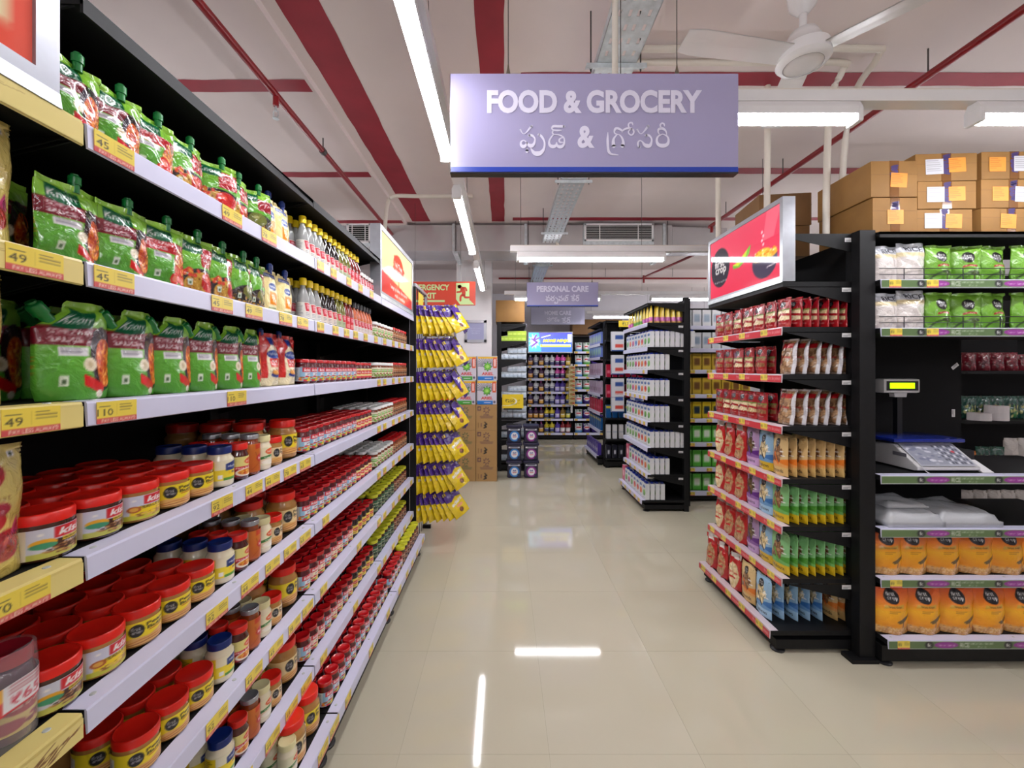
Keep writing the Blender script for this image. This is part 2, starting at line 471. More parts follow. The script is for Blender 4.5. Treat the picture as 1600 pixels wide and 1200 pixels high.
# ------------------------------------------------------------------ tube lights and their trunking
def tube_light(label, loc, along, length=1.22, group='tube lights under the ceiling', bare=False):
    t = thing('tube_light', label, 'light', None, loc, pi/2 if along == 'y' else 0, group=group)
    L = length/2
    ob('batten', MB().prism([(-.03, .0), (.03, 0), (.03, .03), (.018, .055), (-.018, .055), (-.03, .03)], 'x', -L-.02, L+.02).mesh('batten', WHITE), t)
    for s in (-1, 1):
        ob('end_cap', MB().prism([(-.031, -.03), (.031, -.03), (.031, .03), (-.031, .03)], 'x', s*L-.012+s*.012, s*L+.012+s*.012).mesh('end_cap', WHITE, bevel=.006), t)
    if bare:
        ob('diffuser', MB().tube([(-L, 0, -.03), (L, 0, -.03)], .022, 14).mesh('diffuser', TUBE), t); return t  # added tubes shine all round, so the ceiling gets light too
    mb = MB(); prof = [(-.028, .0)]+[(-.028*cos(a*pi/8), -.03*sin(a*pi/8)) for a in range(1, 8)]+[(.028, 0)]
    ob('diffuser', mb.prism(prof, 'x', -L, L).mesh('diffuser', TUBE), t)
    return t
def trunk(label, x0, x1, y0, y1, z, group='white wiring channels'):
    t = thing('wiring_channel', label, 'channel', None, ((x0+x1)/2, (y0+y1)/2, z), group=group)
    a, b = (x1-x0)/2, (y1-y0)/2
    ob('channel', MB().box(-a, a, -b, b, 0, .045).mesh('channel', WHITE), t)
    ob('cover', MB().box(-a+.003, a-.003, -b+.003, b-.003, .045, .052).mesh('cover', IVORY), t)
    for f in (-.92, 0, .92):
        p = (a*f, 0) if a > b else (0, b*f)
        ob('hanging_wire', MB().tube([(*p, .05), (*p, HC-z)], .002, 5).mesh('hanging_wire', STEEL), t)
    return t
for y, w in ((1.47, 'overhead beside the food sign'), (3.155, 'second from the food sign'), (4.9, 'beyond the duct front edge, last of its line')):
    tube_light('white tube light along the aisle ceiling, '+w, (-.295, y, 2.625), 'y')
trunk('long white wiring channel above the lengthwise tube lights of the aisle', -.315, -.25, .2, 6.0, 2.681)
tube_light('lit crosswise tube light jutting out behind the food sign', (.815, 1.68, 2.575), 'x')
tube_light('lit crosswise tube light above the stacked cartons', (2.55, 1.68, 2.575), 'x')
trunk('white crosswise wiring channel behind the food sign above two tubes', .25, 6, 1.66, 1.72, 2.631)
tube_light('lit crosswise tube light in front of the silver duct', (.74, 3.5, 2.49), 'x')
trunk('white crosswise wiring channel in front of the silver duct', .05, 2.3, 3.475, 3.53, 2.546)
tube_light('lit crosswise tube light partly hidden by the personal care sign', (.77, 5.95, 2.57), 'x')
tube_light('lit crosswise tube light above the far bay of white bottles', (2.75, 5.95, 2.57), 'x')
trunk('white crosswise wiring channel behind the personal care sign', .0, 4, 5.925, 5.98, 2.626)
tube_light('lit crosswise tube light near the back wall', (2.35, 8.0, 2.57), 'x')
trunk('white crosswise wiring channel near the back wall', 1.6, 4, 7.975, 8.03, 2.626)
ntl = 0  # unseen tubes added to brighten the store, its ceiling and the back
for x, y in ((-2.5, 1.6), (-2.5, 4.2), (.4, -.9), (2.6, -.9), (-1.6, -1.2), (4.6, 1.2), (4.6, 3.6), (3.4, 3.5), (1.2, -2.6), (4.6, 6.6), (-2.5, -2.4), (-1.9, 8.2), (4.3, 8.3)):
    q = tube_light('added tube light outside the view, lighting the store, %s of thirteen' % ORD[ntl], (x, y, 2.6), 'x', group='tube lights added outside the view', bare=True); ntl += 1
    for e in (-.5, .5): ob('hanging_wire', MB().tube([(e, 0, .05), (e, 0, HC-2.6)], .002, 5).mesh('hanging_wire', STEEL), q)

# ------------------------------------------------------------------ hanging department signs
LAV = M('lavender_gloss_face', (160, 154, 190), rough=0.24, spec=0.6, coat=0.35)
LAVD = M('lavender_dim_face', (172, 170, 196), rough=0.3)
BLUES = M('blue_stripe', (36, 66, 170), rough=0.25)
LETT = M('pale_lavender_letters', (222, 218, 238), rough=0.3, coat=0.3)
LETTD = M('dim_letters', (226, 224, 242), rough=0.35)
FOOD = [[(160,235,30),(235,318,12),(375,165,42)], [(325,345,45),(380,345,40),(430,390,28),(440,440,28),(415,515,48),(365,545,70),(310,520,45),(285,480,22),(225,440,22),(175,470,30),(175,530,45),(220,560,60),(265,530,40),(287,478,20)],
 [(288,595,14),(288,615,34),(288,648,60)], [(515,330,45),(575,375,40),(622,470,30),(615,590,40),(560,670,65),(490,695,85),(420,675,62),(358,590,18)],
 [(1000,172,45),(900,172,45),(800,170,45),(765,205,28),(790,240,25),(860,250,28),(940,250,28)], [(788,252,25),(775,295,25),(800,326,25)],
 [(800,328,18),(760,370,25),(715,450,30),(725,530,48),(790,560,62),(845,530,38),(855,480,15)], [(855,480,15),(870,540,40),(925,565,60),(985,530,40),(1005,450,28),(985,380,25),(900,335,20),(800,328,18)],
 [(985,390,20),(940,395,20),(905,430,28),(920,475,28),(985,478,16)],
 [(1838,285,10),(1832,420,40),(1840,590,42),(1860,665,45),(1910,705,35),(2035,720,14)],
 [(1950,555,62),(1940,480,55),(1955,400,35),(2030,325,16),(2100,380,30),(2130,470,45),(2115,550,66)],
 [(2030,325,14),(1975,310,22),(1960,270,30),(1980,220,40),(2030,210,40),(2100,250,35),(2110,280,20)],
 [(2110,272,24),(2160,225,32),(2230,210,35),(2300,220,30),(2335,270,26),(2315,325,26),(2270,335,26),(2230,290,22),(2250,245,22),(2300,220,20)],
 [(2250,215,25),(2230,150,25),(2250,110,25),(2300,105,28),(2315,145,20)],
 [(2400,235,32),(2478,315,12),(2610,165,45)], [(2565,343,48),(2620,345,40),(2670,400,30),(2672,470,35),(2640,540,60),(2585,545,70),(2535,520,50),(2495,465,25),(2450,445,22),(2415,480,28),(2415,540,35),(2450,565,45)],
 [(2887,320,16),(2970,360,28),(3000,440,38),(2970,520,55),(2887,545,70),(2805,520,55),(2772,440,38),(2805,360,28),(2887,320,16)],
 [(2820,320,16),(2800,275,25),(2815,225,38),(2885,215,45),(2945,260,30),(2965,330,14)], [(2855,205,28),(2840,150,28),(2870,115,30),(2910,125,28),(2920,165,18)]]
def ring(x, y, r, w=26): return [(x+r*cos(a*pi/5), y-r*sin(a*pi/5), w) for a in range(11)]
CARE = [[(1040,165),(1100,158),(1150,160),(1132,112)], [(1070,210),(1130,205),(1120,240),(1075,245)], [(1110,242),(1155,270),(1120,300),(1070,290)], [(1290,130),(1212,148),(1212,180),(1280,190)], ring(1240, 258, 46)]
PERS = [[(265,165),(305,215),(355,130)], [(330,205),(385,220),(385,280),(330,300),(290,300),(260,270),(290,245),(320,285)], [(430,165),(468,210),(520,150)], ring(470, 255, 46),
 [(560,205),(620,250),(630,330),(600,385),(560,355),(530,345),(545,395)], [(665,165),(700,200),(750,150)], [(740,205),(775,250),(750,295),(700,290),(680,260),(662,272),(685,305)],
 [(960,130),(885,148),(872,182),(940,198)], [(830,210),(808,255),(830,298),(880,292),(860,255),(900,205),(940,240),(930,290),(880,300)]]+CARE
HOMET = [[(210,870),(240,895),(280,850)], [(265,905),(300,925),(280,960),(230,962),(215,935)], [(290,890),(330,880),(340,920),(320,935)], [(340,880),(400,850),(410,880),(370,885)], [(510,850),(450,860),(450,885),(510,890)], [(470,905),(440,940),(470,962),(510,945),(560,965),(575,925),(530,920)]]+[[(p[0]-400+30, p[1]*.9+730) for p in st] for st in CARE]

def hanging_sign(name, label, x0, x1, zb, zt, y, words, cap, wfrac, zline, strokes, korg, kscale, zk, face, let, stripe=None, amp=None, wires=()):
    cx = (x0+x1)/2; W = x1-x0; H = zt-zb
    t = thing('hanging_sign', label, 'sign', None, (cx, y, zb))
    ob('panel', MB().box(-W/2, W/2, 0, .035, 0, H).mesh('panel', DARK, bevel=.002), t)
    f = ob('face', MB().box(-W/2+.003, W/2-.003, -.004, .0005, .004, H-.003).mesh('face', face), t)
    if stripe: ob('stripe', MB().box(-W/2+.004, W/2-.004, -.0055, -.003, .004, .006+stripe).mesh('stripe', BLUES), t)
    tm = text_mesh(words, W*wfrac, cap, let, bold=0.042)
    ob('lettering', tm, t, (0, -.0062, zline))
    sm = strokes_mesh(strokes, korg, kscale, let)
    ob('lettering', sm, t, (0, -.0062, zk))
    if amp: ob('ampersand', text_mesh('&', amp[2], amp[3], let, bold=.035), t, (amp[0], -.0062, amp[1]))
    for wx in wires:
        ob('hanging_wire', MB().tube([(wx, .017, H), (wx, .017, HC-zb-.01)], .0018, 5).mesh('hanging_wire', STEEL), t)
        ob('hook', MB().lathe([(.012, 0), (.004, .035), (.002, .05)], 8, c=(wx, .017, H-.002)).mesh('hook', M('bronze_hook', (120, 110, 96), rough=.3, metal=.6)), t)
    return t
k = 1.55/640/12.31                                    # metres per tracing unit at the sign
hanging_sign('hanging_sign', 'large lavender food and grocery sign hanging over the aisle', -.206, .886, 2.283, 2.661, 1.55, 'FOOD & GROCERY', .088, .742, .268,
             FOOD, (1582, 370), k, .1356, LAV, LETT, stripe=.016, amp=(-.032, .1346, .065, .0846), wires=(-.325, .32))
hanging_sign('hanging_sign', 'lavender personal care sign hanging beyond the silver duct', .301, 1.263, 2.384, 2.711, 5.5, 'PERSONAL CARE', .082, .723, .236,
             PERS, (780, 260), 5.5/640/20, .096, LAV, LETT, stripe=.014, wires=(-.4, .4))
hanging_sign('hanging_sign', 'smaller dim home care sign under the personal care sign', .55, 1.67, 2.47, 2.83, 8.5, 'HOME CARE', .09, .49, .24,
             HOMET, (540, 905), 8.5/640/20, .106, LAVD, LETTD, wires=(-.4, .3))

# emergency exit sign, lettering and running figure
GLOW = M('pale_green_print', (206, 232, 160), rough=.4)
EXR = M('exit_red', (214, 62, 32), rough=.35)
t = thing('exit_sign', 'red emergency exit sign with running figure hanging near the pillar', 'sign', None, (-.71, 4.4, 2.2295))
ob('panel', MB().box(-.4, .4, 0, .02, 0, .254).mesh('panel', EXR, bevel=.002), t)
ob('lettering', text_mesh('EMERGENCY', .42, .064, GLOW, .035), t, (-.09, -.002, .192))
ob('lettering', text_mesh('EXIT', .165, .064, GLOW, .035), t, (-.105, -.002, .103))
ob('stripe', MB().box(-.34, .07, -.002, .0, .034, .056).mesh('stripe', GLOW), t)
ob('doorway_print', MB().face([(.192, -.0015, .06), (.335, -.0015, .06), (.335, -.0015, .24), (.192, -.0015, .24)]).face([(.195, -.0015, .06), (.335, -.0015, .06), (.39, -.0015, .006), (.235, -.0015, .006)]).mesh('doorway_print', GLOW), t)
mb = MB()
P = lambda x, y: (.192+(x-735)/200*.143, 0, .24-(y-220)/270*.18)
sm = strokes_mesh([[(788,275,52),(790,278,52)], [(825,300,42),(845,340,52),(850,380,50),(845,400,44)], [(840,295,26),(875,300,26),(892,335,24)], [(815,320,26),(800,352,24),(752,360,22)], [(840,395,34),(805,425,28),(800,485,26)], [(855,395,34),(870,435,28),(930,437,24)]], (735, 220), .143/200, EXR, name='running_figure')
ob('running_figure', sm, t, (.192, -.003, .24))
for x in (-.25, .24): ob('hanging_wire', MB().tube([(x, .01, .25), (x, .01, 1.1)], .0018, 5).mesh('hanging_wire', STEEL), t)

cv = Cv(40, 40, (150, 152, 186))
for i, (s, w) in enumerate((('This store is under', .66), ('CCTV Camera', .5), ('Surveillance', .46))): cv.text(s, .5, .66-.13*i, w, .07, (188, 188, 214), .0)
t = thing('wall_notice', 'small lavender notice in silver frame on the white pillar', 'notice', None, (-.414, 5.9, 1.93))
ob('frame', MB().box(-.158, -.12, -.018, 0, 0, .318).box(.12, .158, -.018, 0, 0, .318).box(-.158, .158, -.018, 0, 0, .038).box(-.158, .158, -.018, 0, .28, .318).mesh('frame', ALU), t)
ob('notice_sheet', plate('notice_sheet', cv, .25, .25, PAPER, y=-.006), t, (0, 0, .034))

# ------------------------------------------------------------------ ceiling fan
f = thing('ceiling_fan', 'white three-blade ceiling fan above the boxes', 'fan', None, (1.415, 1.94, 3.02))
ob('down_rod', MB().tube([(0, 0, .07), (0, 0, .28)], .016, 12).mesh('down_rod', WHITE, smooth=True), f)
ob('canopy', MB().lathe([(.02, .2), (.055, .24), (.065, .30), (.07, .32)], 20).mesh('canopy', WHITE, smooth=True), f)
h = ob('motor', MB().lathe([(.03, .13), (.055, .115), (.07, .085), (.085, .05), (.105, .035), (.108, .012), (.11, -.01), (.112, -.02), (.1, -.034), (.082, -.04), (.08, -.036), (.05, -.042), (0, -.044)], 32).mesh('motor', WHITE, smooth=True), f)
ob('trim_ring', MB().tube([(.081*cos(a*pi/16), .081*sin(a*pi/16), -.039) for a in range(33)], .0016, 6).mesh('trim_ring', M('grey_trim', (150, 146, 146), rough=.3)), h)
bl = MB()
N = 8
top = [(.085+.53*i/N, (.052+.012*(i/N)) if i < N else .05) for i in range(N+1)]
for s, z in ((1, .004), (-1, 0)):
    for i in range(N):
        x0, w0 = top[i]; x1, w1 = top[i+1]
        q = [(x0, -w0, z-.010), (x1, -w1, z-.010), (x1, 0, z+.002), (x0, 0, z+.002)]; p = [(x0, 0, z+.002), (x1, 0, z+.002), (x1, w1, z+.010), (x0, w0, z+.010)]
        for g in (q, p): bl.face(g if s > 0 else g[::-1])
bm_ = bl.mesh('blade', WHITE); 
ir = MB().prism([(.06, -.016), (.17, -.024), (.17, .024), (.06, .016)], 'z', .011, .015).mesh('blade_iron', WHITE)
for a in (188.8, 309, 69):
    b = ob('blade', bm_, f, (0, 0, .0), radians(a)); ob('blade_iron', ir, b)

# ------------------------------------------------------------------ perforated cable tray with brackets
def tray(label, y0, y1):
    t = thing('cable_tray', label, 'cable tray', None, (.56, y0, 3.07)); L = y1-y0
    mb = MB(); xs = [-.1, -.072, -.058, -.026, -.012, .012, .026, .058, .072, .1]
    for a in range(0, 10, 2): mb.box(xs[a], xs[a+1], 0, L, 0, .002)
    n = int(L/.075)
    for a in range(1, 9, 2):
        for i in range(n): mb.box(xs[a], xs[a+1], i*.075, i*.075+.04, 0, .002)
    ob('perforated_base', mb.mesh('perforated_base', GALV), t)
    for s in (-.1, .098): ob('side_rail', MB().box(s, s+.002, 0, L, 0, .045).mesh('side_rail', GALV), t)
    for y in [q for q in (2.06, 3.32, 4.58, 6.0, 7.2) if y0 < q < y1]:
        b = ob('bracket', MB().box(-.15, .15, y-y0-.02, y-y0+.02, -.006, -.002).box(-.15, .15, y-y0-.022, y-y0-.018, -.026, -.002).mesh('bracket', GALV), t)
        for s in (-.125, .125):
            ob('threaded_rod', MB().tube([(s, y-y0, -.03), (s, y-y0, HC-3.07)], .004, 6).mesh('threaded_rod', STEEL), b)
            ob('nut', MB().lathe([(.009, 0), (.009, .012)], 6, c=(s, y-y0, -.02)).mesh('nut', GALV), b)
    ob('cable', MB().tube([(-.05, 0, .012), (-.04, L/2, .01), (-.05, L, .012)], .01, 6).mesh('cable', DARK), t)
tray('perforated galvanised cable tray above the food sign', 1.1, 4.95)
tray('perforated galvanised cable tray beyond the silver duct', 5.5, 8.2)

# ------------------------------------------------------------------ pipes and conduits
def pipe(name, label, cat, pts, r, mat, fit=()):
    t = thing(name, label, cat, None, pts[0]); o = np.array(pts[0])
    ob('pipe', MB().tube([tuple(np.array(p)-o) for p in pts], r, 12).mesh('pipe', mat, smooth=True), t)
    for nm, p, q, rr, m in fit:
        ob(nm, MB().tube([tuple(np.array(p)-o), tuple(np.array(q)-o)], rr, 8).mesh(nm, m), t)
    return t
zP = EYE+1.65
s = pipe('sprinkler_pipe', 'long red sprinkler pipe above the wall of jars', 'pipe', [(-1.372, .3, zP), (-1.372, 5.2, zP)], .02, REDP,
     [('drop', (-1.372, 2.46, zP), (-1.372, 2.46, zP-.07), .017, REDP), ('hanger_rod', (-1.372, 3.1, zP), (-1.372, 3.1, HC-.05), .005, STEEL), ('hanger_clamp', (-1.372, 3.08, zP), (-1.372, 3.12, zP), .026, STEEL)])
ob('sprinkler_head', MB().lathe([(.008, 0), (.008, .02), (.004, .022), (.004, .035)], 10).tube([(-.014, 0, .0), (-.014, 0, -.03), (0, 0, -.042), (.014, 0, -.03), (.014, 0, 0)], .003, 6).lathe([(.018, -.046), (.018, -.043)], 10).mesh('sprinkler_head', GALV), s, (0, 2.16, -.1))
pipe('sprinkler_pipe', 'red sprinkler pipe slanting above the cartons and fan', 'pipe', [(2.38, .4, zP), (2.38, 4.75, zP)], .021, REDP,
     [('hanger_rod', (2.38, y, zP), (2.38, y, HC), .004, STEEL) for y in (1.2, 2.3, 3.5, 4.4)]+[('drop', (2.38, 4.7, zP), (2.38, 4.7, zP-.08), .017, REDP)])
pipe('sprinkler_pipe', 'thin red crosswise pipe at the ceiling behind the duct', 'pipe', [(-.1, 7.3, zP-.03), (3.6, 7.3, zP-.03)], .016, REDP, [('hanger_rod', (x, 7.3, zP), (x, 7.3, HC), .004, STEEL) for x in (.6, 1.8, 3)])
pipe('sprinkler_pipe', 'short red pipe running back to the drop behind the duct', 'pipe', [(2.72, 5.6, zP-.03), (2.45, 7.25, zP-.03)], .018, REDP, [('drop', (2.45, 7.2, zP), (2.45, 7.2, zP-.13), .018, REDP)])
pipe('conduit', 'white conduit rising behind the food sign', 'conduit', [(.457, 1.69, 2.69), (.457, 1.69, HC)], .013, IVORY)
def bent(label, P): pipe('conduit', label, 'conduit', [tuple(p) for p in catmull(P, 5)], .018, IVORY)
bent('ivory ceiling conduit that bends down behind the tube, lower one', [(.7, 2.36, 3.31), (1.4, 2.36, 3.31), (1.93, 2.36, 3.31), (1.98, 2.4, 3.29), (1.95, 2.45, 3.15), (1.89, 2.4, 2.7), (1.87, 2.38, 2.285)])
bent('ivory ceiling conduit that bends down behind the tube, outer one', [(.7, 2.26, 3.31), (1.4, 2.26, 3.31), (2.02, 2.26, 3.31), (2.1, 2.3, 3.3), (2.16, 2.55, 3.2), (2.24, 2.72, 2.7), (2.26, 2.72, 2.285)])
bent('ivory conduit dropping to the near end of the red header', [(1.67, 2.6, HC), (1.67, 2.6, 2.9), (1.665, 2.6, 2.3)])
bent('ivory conduit dropping to the far end of the red header', [(1.56, 2.98, HC), (1.555, 2.98, 2.9), (1.56, 2.98, 2.3)])
bent('ivory conduit elbow dropping to the tree sign', [(-.3, 3.9, 3.19), (-.8, 3.9, 3.19), (-1.05, 3.9, 3.19), (-1.11, 3.9, 3.12), (-1.12, 3.85, 2.9), (-1.13, 3.75, 2.3)])
bent('ivory conduit running down the front of the duct', [(.64, 4.965, 3.33), (.635, 4.96, 3.1), (.66, 4.95, 3.02), (.74, 4.93, 2.99), (.86, 4.93, 2.985)])
for a in range(3): pass
t = thing('cable_loop', 'loop of thin grey wire hanging beside the tube light', 'wire', MB().tube([(0, 0, HC-3.12), (0, 0, .046)]+[(.018*sin(a*pi/8), .0, .045*cos(a*pi/8)) for a in range(17)], .0015, 5).mesh('cable_loop', STEEL), (-.37, 2.0, 3.12))

# ------------------------------------------------------------------ air duct with grilles
DUCT = M('shiny_duct_steel', (196, 193, 194), rough=0.27, metal=0.55, noise=0.12, nscale=3, bump=0.12, bscale=3)
d = thing('air_duct', 'shiny galvanised air duct crossing below the ceiling', 'duct', None, (0, 5.0, 2.985))
ob('duct_body', MB().box(-2.6, 2.05, 0, .45, 0, .32).prism([(2.05, 0), (2.05, .45), (2.75, .42), (2.75, .05)], 'z', .06, .3).mesh('duct_body', DUCT, bevel=.004), d)
for x in (-1.75, -.62, .26, 1.95):
    ob('flange', MB().box(x-.015, x+.015, -.012, .462, -.012, .332).mesh('flange', GALV), d)
    for s in (-.03, .48): ob('hanger_rod', MB().tube([(x+.03, s, -.04), (x+.03, s, HC-2.985)], .005, 6).mesh('hanger_rod', STEEL), d)
    ob('hanger_channel', MB().box(x-.0, x+.05, -.06, .5, -.045, -.02).mesh('hanger_channel', GALV), d)
def grille(label, x0, x1, zb, zt):
    W, H = x1-x0, zt-zb; g = thing('air_grille', label, 'grille', None, ((x0+x1)/2, 4.955, zb))
    ob('collar', MB().box(-W/2-.01, W/2+.01, 0, .045, -.04, H+.01).mesh('collar', GALV), g)
    ob('grille_frame', MB().box(-W/2, -W/2+.02, -.012, .01, 0, H).box(W/2-.02, W/2, -.012, .01, 0, H).box(-W/2, W/2, -.012, .01, 0, .02).box(-W/2, W/2, -.012, .01, H-.02, H).mesh('grille_frame', WHITE), g)
    ob('dark_opening', MB().box(-W/2+.015, W/2-.015, -.002, .0, .015, H-.015).mesh('dark_opening', BLACKB), g)
    n = 8
    for i in range(n):
        z = .02+(H-.04)*(i+.5)/n
        ob('slat', MB().prism([(-.01, z-.004), (-.003, z+.001), (-.003, z+.004), (-.01, z-.001)], 'x', -W/2+.02, W/2-.02).mesh('slat', WHITE), g)
    for x in (-W*.28, W*.28): ob('divider', MB().box(x-.004, x+.004, -.0125, -.002, .02, H-.02).mesh('divider', WHITE), g)
grille('white slatted air grille at centre of the silver duct', .97, 1.80, 3.09, 3.3)
grille('white slatted air grille above the far end of the bottle shelf', -1.9, -1.62, 3.07, 3.3)
# ================================================================== GOODS: artwork and prototypes
W_ = (238, 236, 234); K_ = (30, 28, 30); YEL = (240, 210, 40); RED = (200, 24, 32)

def logo(cv, x, y, rx, ry, c=K_, t=W_):               # black round two-word mark
    cv.ell(x, y, rx, ry, c)
    cv.text('first', x-.1*rx, y+.32*ry, 1.15*rx, .5*ry, t, .01); cv.text('crop', x+.05*rx, y-.32*ry, 1.3*rx, .5*ry, t, .01)

def art_sauce(kind, script=True, nu=44, nv=60):
    cv = Cv(nu, nv, (110, 175, 45))
    cv.grad([(0, (74, 146, 44)), (.4, (92, 168, 50)), (.72, (120, 186, 50)), (1, (152, 206, 66))])
    mar = (118, 18, 34) if kind == 'noodle' else (176, 22, 30)
    if kind == 'bowl':
        cv.rect(.55, .5, 1, .84, (176, 22, 30)); cv.text('PASTA', .79, .72, .34, .06, W_); cv.text('SAUCE', .79, .63, .34, .06, W_)
        cv.ell(.6, .1, .62, .36, (40, 30, 28)); cv.ell(.62, .12, .5, .28, (196, 150, 50)); cv.speck(.6, .12, .45, .22, [(226, 186, 80), (180, 120, 40), (120, 60, 24)], 90, .03)
        cv.ell(.72, .25, .24, .17, (196, 30, 26)); cv.ell(.66, .3, .08, .05, (226, 80, 60)); cv.speck(.3, .36, .2, .06, [(210, 60, 36), (230, 150, 50)], 16, .04)
    elif kind == 'olive':
        cv.rect(.6, .52, 1, .8, (150, 20, 30)); cv.ell(.6, .1, .62, .34, (34, 30, 26)); cv.speck(.55, .1, .5, .25, [(210, 170, 60), (170, 120, 40), (90, 70, 30)], 90, .035)
        cv.ell(.6, .3, .25, .15, (110, 116, 50)); cv.ell(.55, .34, .08, .04, (160, 160, 90))
    else:
        cv.rect(0, .54, 1, .73, mar)
        cv.text('SCHEZWAN' if kind == 'noodle' else 'PIZZA PASTA', .38, .675, .5, .055, W_); cv.text('SAUCE', .31, .6, .34, .055, W_)
        cv.rect(.2, .44, .55, .53, (222, 220, 222)); cv.lines(.22, .45, .53, .52, 3, (120, 118, 130), 3)
        if kind == 'noodle':
            cv.ell(.8, .42, .23, .33, (44, 26, 34)); cv.ell(.83, .38, .18, .25, (214, 90, 24)); cv.speck(.83, .38, .16, .23, [(240, 130, 40), (190, 60, 20), (250, 160, 70), (180, 30, 24)], 130, .03, .8)
            cv.ell(.56, .36, .09, .07, (232, 220, 190)); cv.ell(.56, .36, .035, .03, (200, 180, 140))
            for a in (.0, .03, .07): cv.line([(.48, .24-a), (.62, .19-a), (.78, .13-a*.6)], .035, (210, 22, 22), 1.3)
            cv.ell(.72, .06, .07, .04, (230, 222, 200)); cv.ell(.84, .05, .05, .03, (70, 150, 40))
        else:
            cv.ell(.82, .4, .2, .26, (150, 70, 30)); cv.speck(.82, .4, .18, .24, [(220, 100, 30), (240, 160, 70), (200, 40, 30)], 90, .035)
            for x, y in ((.68, .3), (.82, .16), (.6, .16)): cv.ell(x, y, .12, .09, (208, 34, 30)); cv.ell(x, y, .08, .055, (232, 120, 90))
    cv.poly([(.13, .72), (.36, .7), (.62, .73), (.64, .9), (.38, .88), (.14, .92)], (18, 92, 56))
    cv.text('Knorr', .38, .81, .44, .1, W_, .01, .2)
    cv.rect(.2, .15, .29, .25, (214, 226, 200)); cv.rect(.22, .17, .27, .21, (60, 90, 50))
    return cv

CAPG = M('green_cap_plastic', (20, 120, 52), rough=0.3, spec=.5)
CAPB = M('blue_cap_plastic', (24, 50, 126), rough=0.3)
def spout(rad, mat, h=.022):
    mb = MB().lathe([(rad*.75, -.012), (rad*.75, .004), (rad, .004)]+[(rad*(1 if k % 2 else .97), .004+h*.75*k/6) for k in range(1, 7)]+[(rad*.9, .004+h*.8), (rad*.62, .004+h*.86), (rad*.62, .004+h), (0, .004+h)], 14)
    return mb.mesh('cap', mat, smooth=True)
CAPGM = spout(.0098, CAPG, .02); CAPGL = spout(.0135, CAPG, .026); CAPBM = spout(.011, CAPB)

SAUCE = {}
for i, kd in enumerate(('noodle', 'tomato', 'bowl', 'olive')):
    SAUCE['s1', kd] = dict(root=pouch('sauce_pouch', art_sauce(kd), .112, .135, .045, FILM, seed=i+2, crump=.0035), parts=[('cap', CAPGM, (.018, 0, .136))])
    SAUCE['s2', kd] = dict(root=pouch('sauce_pouch', art_sauce(kd), .115, .152, .05, FILM, seed=i+12, crump=.004), parts=[('cap', CAPGM, (.012, 0, .153))])
def out3(v):
    L = -.5 if v < .7 else -.5+.37*min(1, (v-.7)/.18)
    R = .5 if v < .96 else .5-.06*((v-.96)/.04)
    if v < .12: L += .05*(1-v/.12); R -= .04*(1-v/.12)
    if v > .96: L += .06*((v-.96)/.04)
    return L, R
SAUCE['s3', 'noodle'] = dict(root=pouch('sauce_pouch', art_sauce('noodle'), .13, .19, .07, SOFT, seed=31, crump=.003, outline=out3, base=.95, bulge=.6),
                             parts=[('cap', CAPGL, (-.045, 0, .157), (0, -.75, 0))])

def art_mayo(red=False):
    c0 = (238, 220, 150); cv = Cv(40, 56, c0)
    if red:
        cv.a[:] = (198, 34, 28)
        cv.poly([(.2, 0), (.86, 0), (.86, .5), (.74, .72), (.6, .76), (.6, .9), (.36, .9), (.36, .76), (.24, .68), (.2, .5)], (240, 228, 190)); cv.rect(.0, 0, 1, .16, (240, 226, 180))
        cv.rect(.36, .78, .6, .92, (40, 60, 140)); cv.ell(.52, .6, .3, .08, (34, 66, 150)); cv.text('Hellmanns', .52, .61, .48, .05, W_)
        cv.rect(.3, .36, .76, .52, (206, 34, 30)); cv.text('REAL', .53, .47, .28, .05, W_); cv.text('MAYONNAISE', .53, .41, .4, .04, W_)
        cv.speck(.52, .25, .2, .07, [(200, 80, 30), (240, 200, 120), (150, 50, 30)], 40, .03); cv.ell(.52, .22, .2, .05, (40, 60, 140)); cv.ell(.52, .26, .17, .045, (230, 160, 80))
    else:
        cv.rect(.12, .82, .84, .9, (40, 60, 140)); cv.text('Hellmanns', .48, .86, .64, .045, W_); cv.rect(.3, .06, .86, .72, (246, 232, 184))
        cv.ell(.55, .62, .26, .08, (40, 70, 150)); cv.text('Hellmanns', .55, .62, .42, .05, W_)
        cv.rect(.33, .2, .8, .5, (238, 140, 30)); cv.ell(.56, .34, .14, .1, (250, 220, 150)); cv.speck(.56, .34, .16, .1, [(255, 236, 200), (220, 110, 30)], 24, .03); cv.line([(.3, .12), (.8, .12)], .02, (60, 110, 60))
    return cv
MAYO = dict(root=pouch('mayonnaise_pouch', art_mayo(), .1, .15, .042, SOFT, seed=4, top=.95), parts=[('cap', CAPBM, (.008, 0, .15))])
MAYOR = dict(root=pouch('mayonnaise_pouch', art_mayo(True), .115, .185, .055, FILM, seed=6), parts=[('cap', CAPBM, (-.03, .012, .175))])

